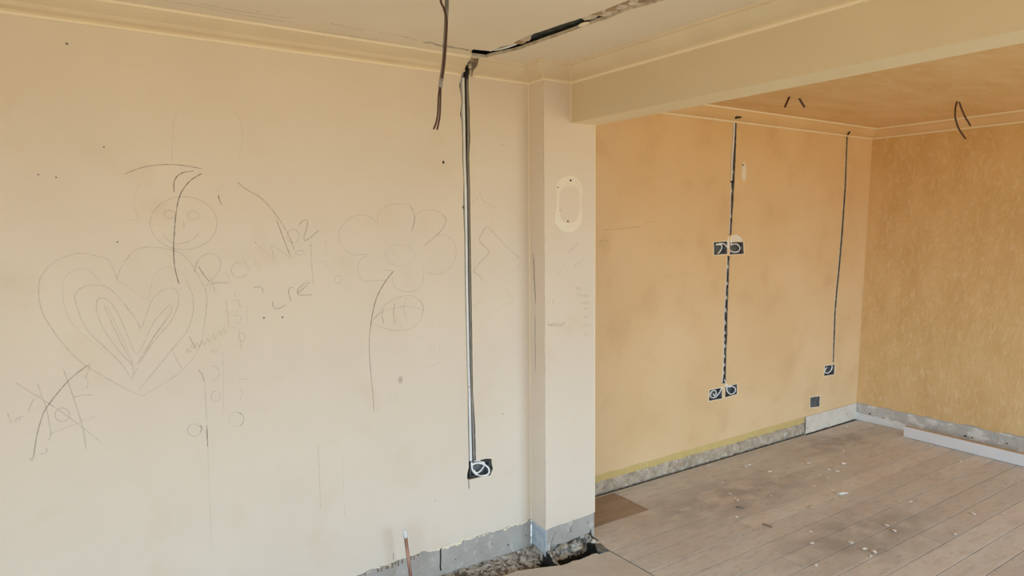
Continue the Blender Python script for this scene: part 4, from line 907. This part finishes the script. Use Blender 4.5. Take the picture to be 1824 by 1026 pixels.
draw('pencil_drawing', 'pencil zigzag fir tree right of the chase', [
 (2, [(840.7, 362.6), (850, 352), (854.8, 344)]), (2, [(854.8, 344), (861, 357), (872, 364), (883, 370)]), (1, [(883, 370), (870, 381), (857, 392)]),
 (3, [(866.7, 403), (859, 414), (853.7, 427), (862, 438), (871, 449.6), (858, 464), (843.7, 482), (852, 490), (861, 499.6)]), (2, [(867.4, 403), (900, 436), (929.6, 464.4)]), (1, [(872, 405), (900, 438.5), (929.6, 465)]),
 (1, [(929, 465), (915, 483), (905, 488)]), (1, [(872, 507), (871, 538)]), (2, [(900, 518), (908, 526), (915.6, 534.8)]), (1, [(915.6, 534.8), (895, 546), (874, 557), (852, 585)]), (2, [(840, 546), (850, 541), (864, 532)])])
draw('pencil_drawing', 'faint pencil star figure with a curved tail', [
 (2, [(27, 681), (52, 697), (78.4, 713), (119, 740.5), (146.7, 761), (177, 785)]), (1, [(177, 785), (204.6, 805)]), (2, [(66.5, 681), (74, 705), (81.8, 725), (88, 755), (90.4, 773), (86, 785)]),
 (3, [(160, 648), (122.8, 677), (83.5, 725), (72, 752), (64.8, 779.7), (58.7, 817), (53, 815.5)]), (2, [(112.5, 657), (129.6, 704.6), (146.7, 759), (153.5, 802)]), (2, [(129.6, 708), (145, 704), (165.4, 703.6)]),
 (2, ell(110.8, 738.7, 13, 12, 14)), (2, [(160, 648), (157, 661), (151, 675)]), (2, [(152, 670), (157, 680), (154, 692)]), (1, [(135, 668), (150, 670)]), (1, [(150, 692), (136, 698)]), (1, [(88.7, 773), (130, 757), (170.5, 740.5)]), (2, [(83, 797), (82, 806), (70, 809)]),
 (2, [(50, 733), (55, 720), (61, 710)]), (1, [(48, 716), (58, 724)]), (2, [(13.5, 735), (17, 746), (20.5, 754)]), (2, [(27, 752), (31, 744), (35, 747), (37, 741), (42, 742)]), (1, [(0, 743), (6, 742)]), (1, [(0, 756), (5, 757)])], w=.003)
sc_ = []
for (x, y) in ((335, 625), (343, 618), (352, 615), (361, 611), (371, 607), (381, 601), (391, 595), (399, 590)):
    sc_.append((2, [(x-4, y+3), (x-1, y-5), (x+2, y+3), (x+5, y-2)]))
draw('pencil_writing', 'pencil column of sums and scribbled words', sc_+[
 (3, [(337, 599), (342, 609), (349, 620)]), (2, [(338, 592), (346, 589)]), (2, [(367, 628), (370, 633)]), (2, [(376, 628), (380, 622), (384, 628), (388, 621)]), (2, [(365, 508), (380, 505), (408, 503)]), (2, [(374, 492), (379, 506), (383, 521)]),
 (2, [(402.5, 532), (405, 555), (407.6, 582)]), (2, [(440, 536), (441, 580)]), (3, [(417, 521), (419, 529)]), (2, [(414, 537), (424, 534), (426, 541), (430, 548)]), (2, [(416, 562), (428, 563), (428, 573), (420, 577)]), (2, ell(430.4, 600.6, 6, 8, 12)), (2, [(424.6, 585), (428, 605), (430.8, 626)]),
 (3, [(353, 658.6), (360, 667), (364, 680)]), (2, [(364, 680), (366.6, 718), (368, 750)]), (4, [(368.3, 757.5), (369, 778), (370, 796.7)]), (1, [(370, 797), (373, 880), (378, 990)]), (2, ell(378.6, 665, 12, 13, 14, -110, 90)), (2, ell(383.7, 706, 8, 9, 14)), (3, ell(421, 747, 13, 13, 14, -70, 60)), (1, ell(421, 747, 13, 13, 14)),
 (2, [(428, 690), (431, 700), (428, 712)]), (2, [(424, 675), (434, 676), (443, 673)]), (2, ell(346, 766, 12, 11, 14)), (3, [(357, 757), (360, 764), (357, 770)]), (1, [(394, 628), (397, 640), (398, 739)]), (2, [(305, 617.7), (312, 636), (324, 657)]), (1, [(395, 556), (445, 554)]), (1, [(395, 582), (450, 582)]),
 (2, [(566, 790), (569, 850), (571, 907)]), (1, [(610, 800), (612, 870), (614, 922)]), (1, [(783, 568), (783, 590)]), (1, [(764, 640), (770, 610), (778, 640), (786, 605)]), (1, [(760, 655), (775, 650), (790, 640)]), (1, [(792, 620), (793, 668)]), (1, ell(700, 712, 7, 9, 10))])
pw = [(2, [(998, 421), (997, 427)]), (2, [(1002, 419), (1000, 426)]), (1, [(1019, 454), (1005, 472), (992.7, 490)]), (2, [(993, 484), (992.7, 490), (998, 489)]), (3, [(986, 533), (985, 538), (983.5, 543)]), (1, [(990, 541), (1006, 536)]), (2, [(988, 548), (986, 552)]),
 (3, [(976, 575), (978, 581), (980, 577), (982, 581), (984, 575)]), (3, [(987, 575), (987, 580), (991, 580), (991, 575)]), (3, [(995, 575), (995, 580), (999, 580), (999, 575)]), (3, [(1003, 581), (1003, 575), (1006, 575)]), (3, [(1003, 578), (1005, 578)])]
random.seed(5)
for (x, y, n, dx, dy) in ((1011, 449, 5, 4, -3.4), (1023, 474, 4, 4.4, -3.6), (1026, 514, 3, 3, .8), (1028, 526, 5, 4, .3), (1036, 541, 4, 4, -.6), (1041, 551, 2, 3, -1), (1039, 565, 3, 3, .4), (1038, 579, 4, 4, .2), (1041, 596, 2, 3, 0)):
    for k in range(n):
        X, Y = x+dx*k, y+dy*k; pw.append((2, [(X, Y+3*random.random()), (X+1, Y-3), (X+2.2, Y+2*random.random()), (X+2.8, Y-1)]))
draw('pencil_writing', 'small pencil notes and WUUF on the pier', pw, PIER, wall_pier, .0024)
